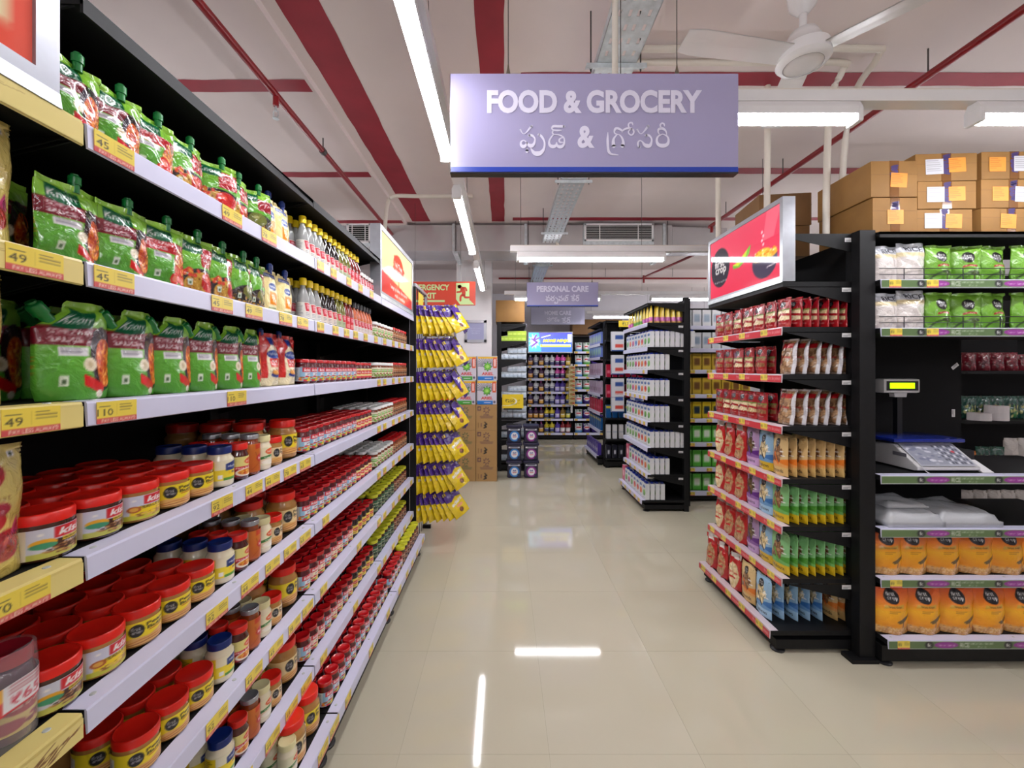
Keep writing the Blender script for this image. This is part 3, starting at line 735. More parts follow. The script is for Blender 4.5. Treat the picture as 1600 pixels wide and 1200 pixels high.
def art_ketchup():
    cv = Cv(56, 76, (214, 192, 102)); cv.grad([(0, (206, 184, 96)), (1, (222, 202, 122))])
    cv.ell(.42, .78, .34, .15, (168, 26, 36)); cv.text('full', .4, .82, .3, .07, W_); cv.text('bloom', .44, .74, .5, .07, W_)
    cv.text('at their best', .46, .6, .7, .04, (150, 110, 60), 0, .3)
    cv.rect(.84, .89, .92, .94, W_); cv.ell(.88, .915, .02, .015, (60, 80, 60))
    cv.ell(.4, .45, .34, .1, (180, 34, 36)); cv.text('TOMATO', .4, .475, .5, .05, W_); cv.text('KETCHUP', .4, .43, .46, .04, W_)
    for x, y, r in ((.15, .22, .2), (.72, .25, .2), (.45, .1, .14)):
        cv.ell(x, y, r, r*.6, (166, 38, 46)); cv.speck(x, y, r*.8, r*.45, [(210, 90, 70), (150, 20, 30), (190, 60, 60)], 22, .03)
    cv.rect(.1, .0, .3, .1, (150, 30, 40)); cv.poly([(.78, .32), (.9, .44), (.95, .3)], (190, 70, 120)); cv.ell(.7, .52, .1, .045, (170, 40, 60))
    return cv
KETCH = dict(root=pouch('ketchup_pouch', art_ketchup(), .15, .215, .07, FILM, seed=9, crump=.003, top=.95), parts=[])

# ------------------------------------------------------------------ jars
def lidmesh(r, h, mat, ribs=24, lip=0.002):
    mb = MB().lathe([(r*.93, 0), (r, .0015), (r, h*.86), (r*.965, h*.97), (r*.93, h), (r*.88, h-.0015), (0, h-.0015)], 28)
    return mb.mesh('lid', mat, smooth=True, angle=50)
LIDR = M('red_lid_plastic', (222, 34, 22), rough=0.3, spec=.5); LIDM = M('red_metal_lid', (190, 20, 26), rough=0.16, coat=.6)
LIDB = M('navy_lid_plastic', (18, 40, 108), rough=0.3); LIDS = M('silver_lid', (176, 178, 182), rough=0.25, metal=.6)
LIDW = M('white_lid_plastic', (232, 232, 230), rough=0.3); LIDC = M('cream_lid_plastic', (222, 214, 160), rough=0.35); LIDY = M('lime_lid_plastic', (206, 206, 44), rough=0.35)
LIDK = M('black_cap_plastic', (28, 26, 28), rough=0.3); LIDYEL = M('yellow_cap_plastic', (240, 206, 24), rough=0.3)
def jar(r, h, lh, body, lid, cv, z0, lab_h, neck=.88, wr=105, name='jar_body', bump=0, sh=None, seg=28):
    zs = h-lh
    sh = sh or zs*.84
    prof = [(r*.82, 0), (r*.97, .004), (r, .01), (r, sh-.006), (r*.985, sh), (r*neck, sh+(zs-sh)*.6), (r*neck, zs+.002)]
    root = MB().lathe(prof, seg).mesh(name, body, smooth=True, angle=60)
    return dict(root=root, r=r, h=h, parts=[('lid', lidmesh(r*(neck+.06) if neck < .97 else r*1.0, lh, lid), (0, 0, zs)), ('label', wrap('label', cv, r+.0006, lab_h, CARD, z0, -wr, wr))])
PB = M('peanut_butter_in_jar', (178, 128, 66), rough=0.12, coat=.6, noise=.12, nscale=30); HAZ = M('hazelnut_spread_in_jar', (70, 38, 26), rough=.1, coat=.6)
MAY = M('mayonnaise_in_jar', (232, 222, 190), rough=.15, coat=.5); SAU = M('dark_sauce_in_jar', (74, 22, 18), rough=.08, coat=.7); HON = M('honey_in_jar', (128, 56, 18), rough=.06, coat=.8)
JAM = M('red_jam_in_jar', (84, 14, 22), rough=.07, coat=.7); PIC = M('pickle_in_jar', (120, 56, 26), rough=.1, coat=.6, noise=.3, nscale=40); COF = M('coffee_in_jar', (70, 40, 28), rough=.12, coat=.6); KJ = M('black_jam_in_jar', (34, 14, 18), rough=.06, coat=.7)

def art_kissan(nut):
    cv = Cv(72, 40, (206, 208, 222))
    cv.rect(0, 0, .3, 1, (222, 210, 186)); cv.lines(.06, .12, .26, .9, 11, (190, 130, 100), 4)
    cv.rect(.3, 0, 1, .2, (190, 190, 90) if nut else (200, 196, 60)); cv.rect(.38, .76, .42, .84, W_)
    if nut:
        cv.rect(.5, .2, 1, .56, (66, 36, 30)); cv.speck(.68, .26, .3, .17, [(168, 116, 66), (120, 70, 40), (198, 150, 90), (70, 36, 24)], 90, .022, 1.6)
        cv.rect(.56, .46, .92, .58, (240, 204, 40)); cv.text('HAZELNUT FLAVOUR', .74, .52, .34, .07, K_); cv.text('PEANUT SPREAD', .74, .4, .32, .09, W_)
        cv.ell(.42, .5, .1, .14, (232, 170, 40)); cv.ell(.42, .42, .1, .1, (64, 150, 110))
    else:
        cv.rect(.36, .2, 1, .56, YEL); cv.text('PEANUT BUTTER', .68, .5, .44, .12, (60, 44, 30)); cv.text('Creamy', .74, .36, .18, .1, (120, 60, 30), 0, .2)
        cv.speck(.68, .2, .3, .1, [(190, 140, 70), (222, 178, 100), (150, 96, 44)], 60, .022, 1.6); cv.ell(.4, .44, .07, .13, (180, 90, 40)); cv.ell(.4, .44, .045, .08, (226, 170, 70))
    cv.poly([(.5, .6), (.96, .6), (.96, .97), (.5, .97)], (204, 26, 36)); cv.text('kissan', .74, .78, .4, .24, W_, .035, .12)
    return cv
def art_pb(bg, sw=(196, 110, 50)):
    cv = Cv(72, 40, bg)
    cv.rect(0, .1, .22, .8, (224, 220, 210)); cv.lines(.03, .14, .19, .76, 9, (120, 116, 110), 2)
    cv.poly([(.24, 0), (.24, .2), (.42, .36), (.6, .3), (.8, .44), (1, .26), (1, 0)], (222, 172, 98)); cv.line([(.3, .1), (.5, .22), (.8, .2), (.95, .3)], .02, sw, 1.6); cv.line([(.28, .05), (.6, .12), (.9, .08)], .02, (160, 80, 40), 1.6)
    logo(cv, .47, .64, .082, .27); cv.text('Peanut', .74, .8, .34, .15, (60, 48, 30), .03); cv.text('Butter', .74, .63, .32, .15, (60, 48, 30), .03); cv.rect(.6, .49, .84, .53, (190, 90, 40))
    return cv
def art_mayojar():
    cv = Cv(52, 44, (240, 216, 60)); cv.rect(0, 0, .3, 1, (238, 206, 40)); cv.lines(.05, .1, .26, .9, 9, (150, 120, 40), 3); cv.rect(.3, .55, 1, 1, (236, 228, 196))
    cv.poly([(.5, .5), (.98, .5), (.98, .84), (.74, .98), (.5, .84)], (34, 54, 120)); cv.text('Hellmanns', .74, .7, .4, .12, W_); cv.rect(.55, .3, .95, .46, (240, 200, 40)); cv.text('REAL', .75, .38, .26, .1, (40, 60, 120)); cv.rect(.45, .0, 1, .14, (90, 150, 60)); cv.rect(.36, .1, .44, .3, W_); return cv
def art_sch():
    cv = Cv(44, 44, (226, 212, 130)); cv.rect(0, .36, 1, .5, (196, 34, 50)); cv.text('Pasta & Pizza', .55, .43, .5, .09, W_); cv.rect(0, 0, 1, .36, (150, 24, 30)); cv.ell(.58, .2, .3, .2, (236, 226, 210)); cv.ell(.58, .22, .24, .14, (222, 140, 40)); cv.speck(.58, .22, .22, .12, [(240, 190, 90), (190, 70, 30)], 30, .03)
    cv.ell(.7, .74, .2, .16, (214, 70, 30)); cv.text('Indi Tree', .7, .74, .3, .12, W_); return cv
def art_honey():
    cv = Cv(44, 52, (198, 104, 34)); cv.grad([(0, (176, 84, 26)), (1, (206, 116, 44))]); cv.rect(0, 0, .3, 1, (214, 200, 180)); cv.lines(.04, .06, .26, .9, 12, (150, 130, 110)); cv.poly([(.5, .8), (.98, .86), (.98, 1), (.5, .98)], (196, 60, 30)); cv.ell(.76, .48, .24, .16, (190, 30, 44)); cv.text('Indi Tree', .76, .48, .36, .1, W_); cv.line([(.4, .1), (.6, .3), (.5, .7)], .02, (160, 70, 20)); return cv
def art_veg():
    cv = Cv(48, 44, (232, 228, 190)); cv.rect(.25, .1, 1, .36, (226, 206, 170)); cv.ell(.62, .18, .26, .14, (240, 234, 214)); cv.poly([(.22, .3), (.6, .42), (1, .3), (1, .44), (.6, .56), (.22, .44)], (60, 120, 50)); cv.text('Veg Mayo', .62, .43, .4, .08, W_); cv.ell(.66, .76, .2, .18, (220, 90, 40)); cv.text('Indi Tree', .66, .76, .3, .12, W_); return cv
def art_jam(blue):
    cv = Cv(44, 40, (146, 190, 216) if blue else (232, 196, 186))
    cv.rect(0, 0, .25, 1, (206, 216, 224)); cv.lines(.04, .1, .22, .9, 8, (140, 150, 160)); cv.poly([(.34, .66), (.96, .66), (.96, .98), (.34, .98)], (204, 34, 44)); cv.text('kissan', .65, .82, .5, .22, W_, .03, .1)
    cv.rect(.42, .4, .88, .62, (224, 224, 226) if blue else (240, 226, 190)); cv.text('JAM', .65, .51, .3, .12, (90, 60, 90)); cv.speck(.6, .18, .42, .18, [(226, 196, 40), (236, 206, 60), (196, 40, 60), (120, 170, 50), (150, 30, 80), (240, 150, 40)], 60, .05, 1.2)
    return cv
def art_pick():
    cv = Cv(40, 40, (222, 214, 190)); cv.rect(0, .5, 1, .8, (110, 170, 60)); cv.rect(.55, .5, 1, .8, (200, 40, 40)); cv.text('mango', .5, .65, .6, .16, W_); cv.speck(.55, .24, .4, .2, [(150, 40, 30), (110, 150, 50), (220, 200, 160)], 30, .07); return cv
def art_cof(c):
    cv = Cv(40, 40, c); cv.text('SPREAD', .5, .72, .5, .12, (226, 214, 180)); cv.ell(.5, .34, .22, .18, tuple(int(v*.6) for v in c)); cv.text('full bloom', .5, .5, .5, .09, (230, 220, 190)); cv.lines(.25, .1, .75, .3, 3, (210, 196, 160)); return cv
def art_kj():
    cv = Cv(36, 40, (232, 204, 90)); cv.ell(.5, .55, .3, .2, (196, 60, 40)); cv.text('Indi Tree', .5, .55, .44, .14, W_); cv.rect(.7, 0, 1, 1, (214, 176, 70)); cv.lines(.1, .1, .6, .3, 3, (120, 80, 40)); return cv
def art_pinkjam():
    cv = Cv(36, 40, (236, 220, 150)); cv.ell(.55, .6, .28, .22, (206, 70, 60)); cv.text('Indi', .55, .6, .3, .16, W_); cv.rect(0, 0, 1, .2, (200, 60, 70)); return cv
JARS = {
 'hazel': (jar(.045, .086, .02, HAZ, LIDR, art_kissan(True), .008, .052, .97, 110), 'peanut_butter_jar', 'hazelnut spread jar', 'peanut butter jars'),
 'kpb': (jar(.045, .086, .02, PB, LIDR, art_kissan(False), .008, .052, .97, 110), 'peanut_butter_jar', 'white-and-red-labelled peanut butter jar', 'peanut butter jars'),
 'fpb': (jar(.043, .086, .021, PB, LIDR, art_pb((240, 214, 44)), .008, .05, .97, 110), 'peanut_butter_jar', 'yellow-labelled peanut butter jar', 'peanut butter jars'),
 'spb': (jar(.034, .1, .021, PB, LIDR, art_pb((232, 206, 160)), .012, .052, .92, 110), 'peanut_butter_jar', 'slim beige-labelled peanut butter jar', 'peanut butter jars'),
 'bpb': (jar(.053, .146, .028, PB, LIDR, art_pb((234, 208, 150)), .012, .075, .84, 110, sh=.1), 'peanut_butter_jar', 'big beige-labelled peanut butter jar', 'peanut butter jars'),
 'bpy': (jar(.05, .146, .028, PB, LIDR, art_pb((240, 214, 44)), .02, .072, .84, 110, sh=.1), 'peanut_butter_jar', 'big yellow-labelled peanut butter jar', 'peanut butter jars'),
 'mayo': (jar(.036, .116, .022, MAY, LIDB, art_mayojar(), .02, .055, .8, 110), 'mayonnaise_jar', 'navy-lidded mayonnaise jar', 'mayonnaise jars'),
 'sauce': (jar(.029, .112, .02, SAU, LIDR, art_sch(), .012, .06, .85, 110), 'sauce_jar', 'red-lidded cooking sauce jar', 'sauce jars'),
 'honey': (jar(.03, .13, .016, HON, LIDS, art_honey(), .01, .09, .82, 110), 'honey_jar', 'silver-lidded amber honey jar', 'honey jars'),
 'veg': (jar(.031, .116, .022, MAY, LIDC, art_veg(), .018, .058, .84, 110), 'mayonnaise_jar', 'cream-lidded mayonnaise jar', 'mayonnaise jars'),
 'jamb': (jar(.031, .1, .015, JAM, LIDM, art_jam(True), .01, .056, .86, 105, seg=22), 'jam_jar', 'red-lidded blue-labelled jam jar', 'jam jars'),
 'jamp': (jar(.031, .1, .015, JAM, LIDM, art_jam(False), .01, .056, .86, 105, seg=22), 'jam_jar', 'red-lidded pink-labelled jam jar', 'jam jars'),
 'indi': (jar(.03, .096, .015, JAM, LIDM, art_pinkjam(), .01, .052, .86, 105, seg=20), 'jam_jar', 'red-lidded cream-labelled jam jar', 'jam jars'),
 'pick': (jar(.034, .102, .018, PIC, LIDW, art_pick(), .012, .058, .9, 105, seg=20), 'pickle_jar', 'white-lidded pickle jar', 'pickle jars'),
 'dark': (jar(.032, .108, .018, PIC, LIDM, art_cof((150, 84, 40)), .012, .06, .9, 105, seg=20), 'pickle_jar', 'red-lidded brown pickle jar', 'pickle jars'),
 'cofg': (jar(.036, .115, .02, COF, LIDY, art_cof((36, 84, 58)), .01, .07, .9, 105, seg=20), 'spread_jar', 'lime-lidded green-labelled spread jar', 'spread jars'),
 'cofb': (jar(.036, .115, .02, COF, LIDY, art_cof((126, 62, 38)), .01, .07, .9, 105, seg=20), 'spread_jar', 'lime-lidded brown-labelled spread jar', 'spread jars'),
 'kj': (jar(.032, .105, .015, KJ, LIDM, art_kj(), .014, .045, .86, 60, seg=22), 'jam_jar', 'black yellow-tagged jam jar', 'jam jars'),
}

# bottles
def bottle(r, h, body, cap, cv, lz, lh, neck=.4, capr=.0145, caph=.03):
    prof = [(r*.9, 0), (r, .004), (r, h*.5), (r*.94, h*.58), (r*.62, h*.72), (r*neck, h*.8), (r*neck, h-.012)]
    root = MB().lathe(prof, 18).mesh('bottle_body', body, smooth=True, angle=60)
    c = MB().lathe([(capr, 0), (capr, caph*.9), (capr*.85, caph), (0, caph)], 16).mesh('cap', cap, smooth=True)
    return dict(root=root, parts=[('cap', c, (0, 0, h-caph*.9)), ('label', wrap('label', cv, r+.0005, lh, CARD, lz, -110, 110))])
def art_vin(c, t):
    cv = Cv(32, 40, c); cv.poly([(.4, .95), (.96, .95), (.9, .45), (.46, .45)], (198, 30, 50)); cv.text('INDI', .67, .82, .36, .14, W_); cv.text('TREE', .67, .65, .36, .14, W_); cv.lines(.04, .1, .36, .9, 9, t); cv.lines(.45, .08, .92, .38, 3, t, 2); return cv
CLEAR = M('clear_bottle', (214, 216, 214), rough=.05, trans=.55, spec=.5, coat=.4); SOY = M('black_soy_bottle', (26, 16, 16), rough=.06, coat=.7); CHG = M('green_chilli_bottle', (108, 104, 34), rough=.08, coat=.6); CHR = M('red_chilli_bottle', (120, 26, 16), rough=.08, coat=.6); ORS = M('orange_sauce_bottle', (190, 84, 30), rough=.1, coat=.6)
BOT = {
 'clear': (bottle(.024, .172, CLEAR, LIDYEL, art_vin((226, 222, 212), (150, 150, 150)), .012, .062), 'vinegar_bottle', 'clear yellow-capped vinegar bottle'),
 'soy': (bottle(.024, .172, SOY, LIDYEL, art_vin((226, 214, 200), (120, 110, 110)), .012, .062), 'sauce_bottle', 'black yellow-capped soy bottle'),
 'green': (bottle(.024, .172, CHG, LIDYEL, art_vin((180, 190, 150), (110, 120, 90)), .012, .062), 'sauce_bottle', 'olive yellow-capped sauce bottle'),
 'red': (bottle(.024, .172, CHR, LIDYEL, art_vin((206, 60, 60), (230, 200, 190)), .012, .062), 'sauce_bottle', 'red yellow-capped sauce bottle'),
 'orange': (bottle(.022, .165, ORS, LIDK, art_vin((222, 214, 204), (160, 140, 130)), .012, .06), 'sauce_bottle', 'orange black-capped sauce bottle'),
 'spice': (bottle(.02, .1, CHR, LIDW, art_vin((226, 220, 216), (190, 120, 110)), .008, .06, .8, .018, .02), 'spice_shaker', 'small white-labelled spice shaker'),
}

# ------------------------------------------------------------------ dry food pouches (right-hand bay)
def art_nut(seed, nut):
    cv = Cv(36, 52, (150, 14, 26)); cv.grad([(0, (160, 20, 26)), (.5, (140, 12, 24)), (1, (156, 18, 30))])
    cols = {'pista': [(210, 190, 140), (170, 150, 100), (230, 214, 170)], 'almond': [(150, 100, 64), (180, 132, 90), (120, 76, 46)], 'cashew': [(232, 214, 172), (216, 192, 142), (246, 232, 200)]}[nut]
    cv.rect(.08, .26, .92, .6, cols[0]); cv.speck(.5, .43, .4, .16, cols, 120, .05, .8, True); cv.rect(.08, .58, .92, .62, (110, 130, 60))
    cv.poly([(.08, .4), (.4, .5), (.92, .46), (.92, .38), (.5, .42), (.2, .3), (.08, .34)], (156, 18, 28)); logo(cv, .5, .78, .2, .1); cv.text('Dry Fruits', .55, .15, .5, .05, (230, 200, 190)); return cv
def art_walnut():
    cv = Cv(44, 56, (196, 190, 186)); cv.rect(.1, .0, .86, 1, (170, 150, 130)); r = random.Random(3)
    for i in range(60):
        x, y = r.uniform(.14, .82), r.uniform(.04, .94); c = r.choice([(156, 116, 80), (176, 136, 96), (138, 100, 70)]); cv.ell(x, y, .1, .075, tuple(int(v*.72) for v in c)); cv.ell(x-.01, y+.01, .088, .064, c); cv.line([(x-.06, y), (x, y+.02), (x+.06, y)], .012, tuple(int(v*.8) for v in c))
    cv.rect(.16, .74, .8, .87, (190, 26, 32)); cv.rect(.1, .94, .86, 1, (206, 200, 198)); cv.text('Dry Fruits', .48, .48, .56, .08, (190, 30, 36), .02, .1); cv.rect(.0, 0, .1, 1, (204, 202, 206)); cv.rect(.86, 0, 1, 1, (206, 204, 208)); cv.poly([(0, .0), (.12, .0), (.16, .5), (.05, 1), (0, 1)], (150, 26, 36)); return cv
def art_clear(nut):
    c = [(228, 206, 160), (212, 186, 136), (240, 222, 184)] if nut == 'cashew' else [(186, 140, 96), (206, 164, 120), (160, 112, 72)]
    cv = Cv(40, 56, (188, 26, 30)); cv.ell(.52, .38, .36, .36, c[0]); cv.speck(.52, .38, .34, .34, c, 240, .045, .8); cv.rect(0, .74, 1, .84, (176, 22, 28)); cv.rect(.2, .84, .8, 1, (206, 196, 190)); cv.text('Dry Fruits', .52, .45, .6, .07, (196, 24, 30), .03); cv.rect(.3, .3, .74, .35, (196, 40, 40)); cv.rect(0, 0, .1, 1, (170, 20, 28)); return cv
def art_fancy(name, bg, hill, low, word, fig, deep):
    cv = Cv(48, 68, bg); cv.grad([(0, tuple(int(v*.92) for v in bg)), (1, bg)])
    cv.poly([(0, .36), (.25, .42), (.6, .38), (1, .44), (1, .26), (0, .24)], hill); cv.poly([(0, .3), (.5, .34), (1, .28), (1, .2), (0, .2)], tuple(int(v*.5+b*.5) for v, b in zip(hill, bg))); cv.rect(0, 0, 1, .22, low)
    r = random.Random(2)
    for x0, y0, n in ((.42, .6, 18), (.62, .5, 14), (.3, .48, 12)):
        for _ in range(n):
            x, y = x0+r.uniform(-.14, .14), y0+r.uniform(-.12, .1); c = r.choice(fig); cv.ell(x, y, .085, .05, tuple(int(v*.7) for v in c), r.uniform(0, 3)); cv.ell(x, y+.004, .075, .042, c, r.uniform(0, 3))
    cv.ell(.34, .52, .06, .05, deep); cv.line([(.38, .5), (.5, .38), (.6, .3)], .04, deep if name != 'raisin' else hill, 1.4); logo(cv, .44, .8, .15, .1)
    cv.ell(.72, .6, .1, .016, W_); cv.ell(.8, .5, .1, .014, W_)
    cv.text(word, .5, .13, .62, .085, K_, 0.0); cv.rect(0, .95, 1, 1, tuple(int(v*.9) for v in bg)); cv.ell(.86, .9, .014, .01, (60, 90, 60)); return cv
TAN = [(150, 104, 70), (180, 134, 92), (130, 88, 58)]; CRM = [(232, 212, 162), (216, 190, 136), (244, 228, 188)]
DRY = {}
for i, n in enumerate(('pista', 'almond', 'cashew')): DRY[n] = (dict(root=pouch('nut_pouch', art_nut(i, n), .108, .165, .042, FILM, seed=i+40, crump=.004), parts=[]), 'nut_pouch', 'red window nut pouch')
DRY['walnut'] = (dict(root=pouch('walnut_bag', art_walnut(), .125, .195, .05, FILM, seed=50, crump=.006, lean=.1), parts=[]), 'walnut_bag', 'clear bag of walnuts')
DRY['ccash'] = (dict(root=pouch('cashew_bag', art_clear('cashew'), .125, .225, .06, FILM, seed=52, crump=.009, top=.86), parts=[]), 'nut_bag', 'clear red-trimmed bag of cashews')
DRY['calm'] = (dict(root=pouch('almond_bag', art_clear('almond'), .125, .225, .06, FILM, seed=54, crump=.009, top=.86), parts=[]), 'nut_bag', 'clear red-trimmed bag of almonds')
for key, a, lab_ in (('purple', ('raisin', (178, 146, 190), (96, 40, 130), (196, 158, 206), 'Raisins', [(96, 76, 50), (120, 96, 60), (76, 60, 40)], (60, 40, 60)), 'purple raisin pouch'),
                     ('blue', ('cashew', (150, 190, 222), (58, 112, 176), (160, 200, 228), 'Cashews', CRM, (46, 40, 40)), 'light blue cashew pouch'),
                     ('blueg', ('cashew', (150, 190, 222), (58, 112, 176), (206, 170, 40), 'Cashews', CRM, (46, 40, 40)), 'light blue gold-footed cashew pouch'),
                     ('beige', ('almond', (222, 190, 134), (222, 122, 40), (214, 176, 110), 'Almonds', TAN, (226, 110, 40)), 'beige almond pouch'),
                     ('green', ('walnut', (140, 200, 136), (76, 148, 50), (212, 178, 30), 'Walnuts', TAN, (96, 170, 60)), 'green walnut pouch')):
    DRY[key] = (dict(root=pouch('dry_fruit_pouch', art_fancy(*a), .132, .225, .05, SOFT, seed=len(key)+60, crump=.003, top=.95), parts=[]), 'dry_fruit_pouch', lab_)

# rice
def art_rice_clear(sl):
    cv = Cv(44, 48, (206, 198, 194)); cv.grad([(0, (206, 196, 188)), (.62, (216, 208, 204)), (.66, (222, 206, 166)), (.74, (214, 196, 150)), (.76, (206, 208, 216)), (1, (198, 202, 210))]); cv.text('RICE', .6, .84, .56, .13, K_, .01, .15, sl); cv.line([(.1, .4), (.5, .36), (.9, .42)], .012, (236, 232, 232)); return cv
def art_rice_green():
    cv = Cv(44, 48, (104, 156, 44)); cv.grad([(0, (90, 142, 40)), (.6, (110, 164, 48)), (1, (120, 172, 56))]); logo(cv, .48, .66, .2, .15); cv.poly([(.3, .38), (.5, .42), (.74, .4), (.74, .45), (.5, .47), (.3, .43)], (150, 34, 34)); cv.text('Kolam', .52, .43, .3, .035, (240, 210, 190))
    cv.ell(.62, .24, .2, .06, (58, 76, 34)); cv.line([(.62, .02), (.6, .2)], .06, (70, 80, 40)); cv.line([(.1, .04), (.3, .2), (.5, .24)], .05, (58, 84, 34)); cv.line([(.9, .02), (.8, .14)], .03, (190, 200, 160)); return cv
def art_rice_orange():
    cv = Cv(52, 60, (232, 120, 30)); cv.grad([(0, (206, 150, 84)), (.14, (222, 170, 96)), (.2, (236, 150, 30)), (.5, (244, 178, 30)), (.7, (232, 124, 30)), (1, (214, 80, 26))])
    logo(cv, .45, .82, .2, .15); cv.poly([(.22, .56), (.4, .6), (.72, .58), (.76, .66), (.5, .64), (.26, .64)], (206, 160, 50)); cv.text('Wada Kolam', .5, .61, .36, .04, (110, 70, 30)); cv.lines(.34, .47, .66, .53, 2, (170, 110, 40))
    cv.ell(.76, .34, .2, .04, (104, 84, 40), .35); cv.line([(.55, .3), (.75, .36), (1, .44)], .03, (96, 78, 40)); cv.line([(.72, .34), (.7, .18)], .025, (96, 78, 40)); cv.speck(.4, .1, .45, .08, [(236, 200, 140), (196, 140, 80), (222, 180, 120)], 90, .03, .5)
    cv.poly([(.92, .06), (1, .04), (1, .2), (.92, .16)], (176, 60, 30)); return cv
RICE = {'clear': dict(root=pouch('rice_bag', art_rice_clear(.05), .15, .19, .085, FILM, seed=70, crump=.007, top=.9), parts=[]),
        'clear2': dict(root=pouch('rice_bag', art_rice_clear(-.06), .15, .205, .085, FILM, seed=73, crump=.008, top=.88), parts=[]),
        'green': dict(root=pouch('rice_bag', art_rice_green(), .145, .195, .08, SOFT, seed=71, crump=.006), parts=[]),
        'orange': dict(root=pouch('rice_bag', art_rice_orange(), .178, .232, .1, SOFT, seed=72, crump=.006, top=.97), parts=[])}

def tagcv(num, nu=44, nv=22, bg=(236, 212, 84)):
    cv = Cv(nu, nv, bg); cv.rect(0, 0, 1, .24, (206, 84, 84)); cv.text('PAY LESS ALWAYS!', .54, .13, .84, .15, (240, 226, 200)); cv.text(num, .2, .5, .1+.09*len(num), .3, (60, 56, 50), 0); cv.rect(.06, .74, .32, .78, (120, 110, 70)); cv.lines(.55, .5, .94, .86, 3, (150, 132, 70), len(num)); cv.rect(.47, .34, .475, .86, (200, 176, 70)); return cv
TAGS = {n: plate('price_tag', tagcv(n), .082, .041, CARD, t=.0015) for n in ('45', '49', '110', '92', '44', '70', '78', '65')}
TAGK = list(TAGS)
TAGF = plate('price_tag', tagcv('99', 16, 8), .062, .041, CARD, t=.0015)
BAR = plate('barcode_sticker', Cv(12, 6, (226, 224, 224)).lines(.15, .2, .9, .6, 2, (90, 90, 96)), .05, .022, PAPER)
# ================================================================== SHELVING
_cache = {}
def shelf_meshes(L, D, mat):
    k = (round(L, 3), round(D, 3), mat.name)
    if k not in _cache:
        board = MB().box(.003, L-.003, 0, D, -.026, 0).mesh('shelf', BLACK)
        rail = MB().prism([(-.007, -.043), (-.003, -.045), (.001, -.006), (.04, -.003), (.04, .0012), (-.003, .0012), (-.005, -.003)], 'x', .004, L-.004).mesh('price_rail', mat)
        br = MB().prism([(.02, -.03), (D-.005, -.03), (D-.005, -.12), (D-.05, -.12)], 'x', -.0015, .0015).mesh('bracket', BLACK)
        _cache[k] = (board, rail, br)
    return _cache[k]
SCREW = MB().lathe([(.006, 0), (.005, .0015), (0, .0015)], 10).mesh('screw', GALV)
FOOT = MB().lathe([(.035, 0), (.036, .008), (.02, .02), (.018, .05)], 14).mesh('foot', DARK, smooth=True)

def gondola(label, origin, rz, L, D, shelves, H, rail=RAILW, tags=None, group='black shelving bays', base_front=0.0, posts=(0, 1), strip=None, canopy=None, stickers=False, plinth=True, screws=True, side_hi=None, cat='shelving', back=True, bare=(), back_w=None):
    """one bay of black shop shelving; local front is y=0, depth runs +y; shelves: list of heights from top to bottom"""
    g = thing('shelving_bay', label, cat, None, origin, rz, group=group)
    if back: ob('back_panel', MB().box(.0, back_w or L, D+.0, D+.012, .06, H-.01).mesh('back_panel', BLACKB), g)
    for p in posts:
        x = .026+p*(L-.052)
        mb = MB().box(x-.025, x+.025, D-.055, D-.001, 0, H)
        ob('upright', mb.mesh('upright', BLACK, bevel=.003), g)
    zb = shelves[-1]
    if plinth:
        f = base_front+.03
        ob('base_plinth', MB().box(.004, L-.004, f, D, .025, zb-.05).mesh('base_plinth', BLACK), g)
        for x in (.04, L-.04): ob('foot', FOOT, g, (x, f+.03, 0))
    for i, z in enumerate(shelves):
        fy = base_front if i == len(shelves)-1 else 0.0
        bd, rl, br = shelf_meshes(L, D-fy, rail)
        s = ob('shelf', bd, g, (0, fy, z))
        if i not in bare:
            ob('price_rail', rl, s)
            if screws:
                for x in (.04, L/2, L-.04): ob('screw', SCREW, s, (x, .02, .001))
            if strip: ob('printed_strip', strip, s, (L/2, -.0078, -.0425))
            for tx, me in (tags or {}).get(i, ()): ob('price_tag', me, s, (tx, -.0085, -.0425))
        if i < len(shelves)-1:
            for x in (.006, L-.006): ob('bracket', br, s, (x, 0, 0))
            if stickers:
                ob('barcode_sticker', BAR, s, (L+.0035-.006+.0005, D-.09, -.055), rz=pi/2)
    if canopy:
        z, d0, d1 = canopy
        c = ob('canopy', MB().box(.002, L-.002, d0, d1, z-.014, z).prism([(d0, z-.03), (d0+.006, z-.03), (d0+.006, z), (d0, z)], 'x', .002, L-.002).mesh('canopy', BLACK), g)
        for x in (.006, L-.006): ob('bracket', MB().prism([(d0+.02, z-.014), (D, z-.014), (D, z-.1), (D-.05, z-.1)], 'x', x-.002, x+.002).mesh('bracket', BLACK), c)
    return g

def lightbox(name, label, loc, rz, L, H, art, mat, frame=.03, thick=.065):
    t = thing(name, label, 'sign', None, loc, rz)
    ob('frame', MB().box(0, frame, 0, thick, 0, H).box(L-frame, L, 0, thick, 0, H).box(frame, L-frame, 0, thick, 0, frame*1.2).box(frame, L-frame, 0, thick, H-frame, H).mesh('frame', ALU), t)
    ob('back_sheet', MB().box(frame, L-frame, thick-.01, thick-.002, frame, H-frame).mesh('back_sheet', GALV), t)
    ob('printed_panel', plate('printed_panel', art, L-2*frame, H-2.2*frame, mat), t, (L/2, .006, frame*1.2))
    ob('ledge', MB().prism([(-.005, -.006), (.0, -.006), (.0, .02), (-.001, .02)], 'x', 0, L).mesh('ledge', GALV), t)
    return t

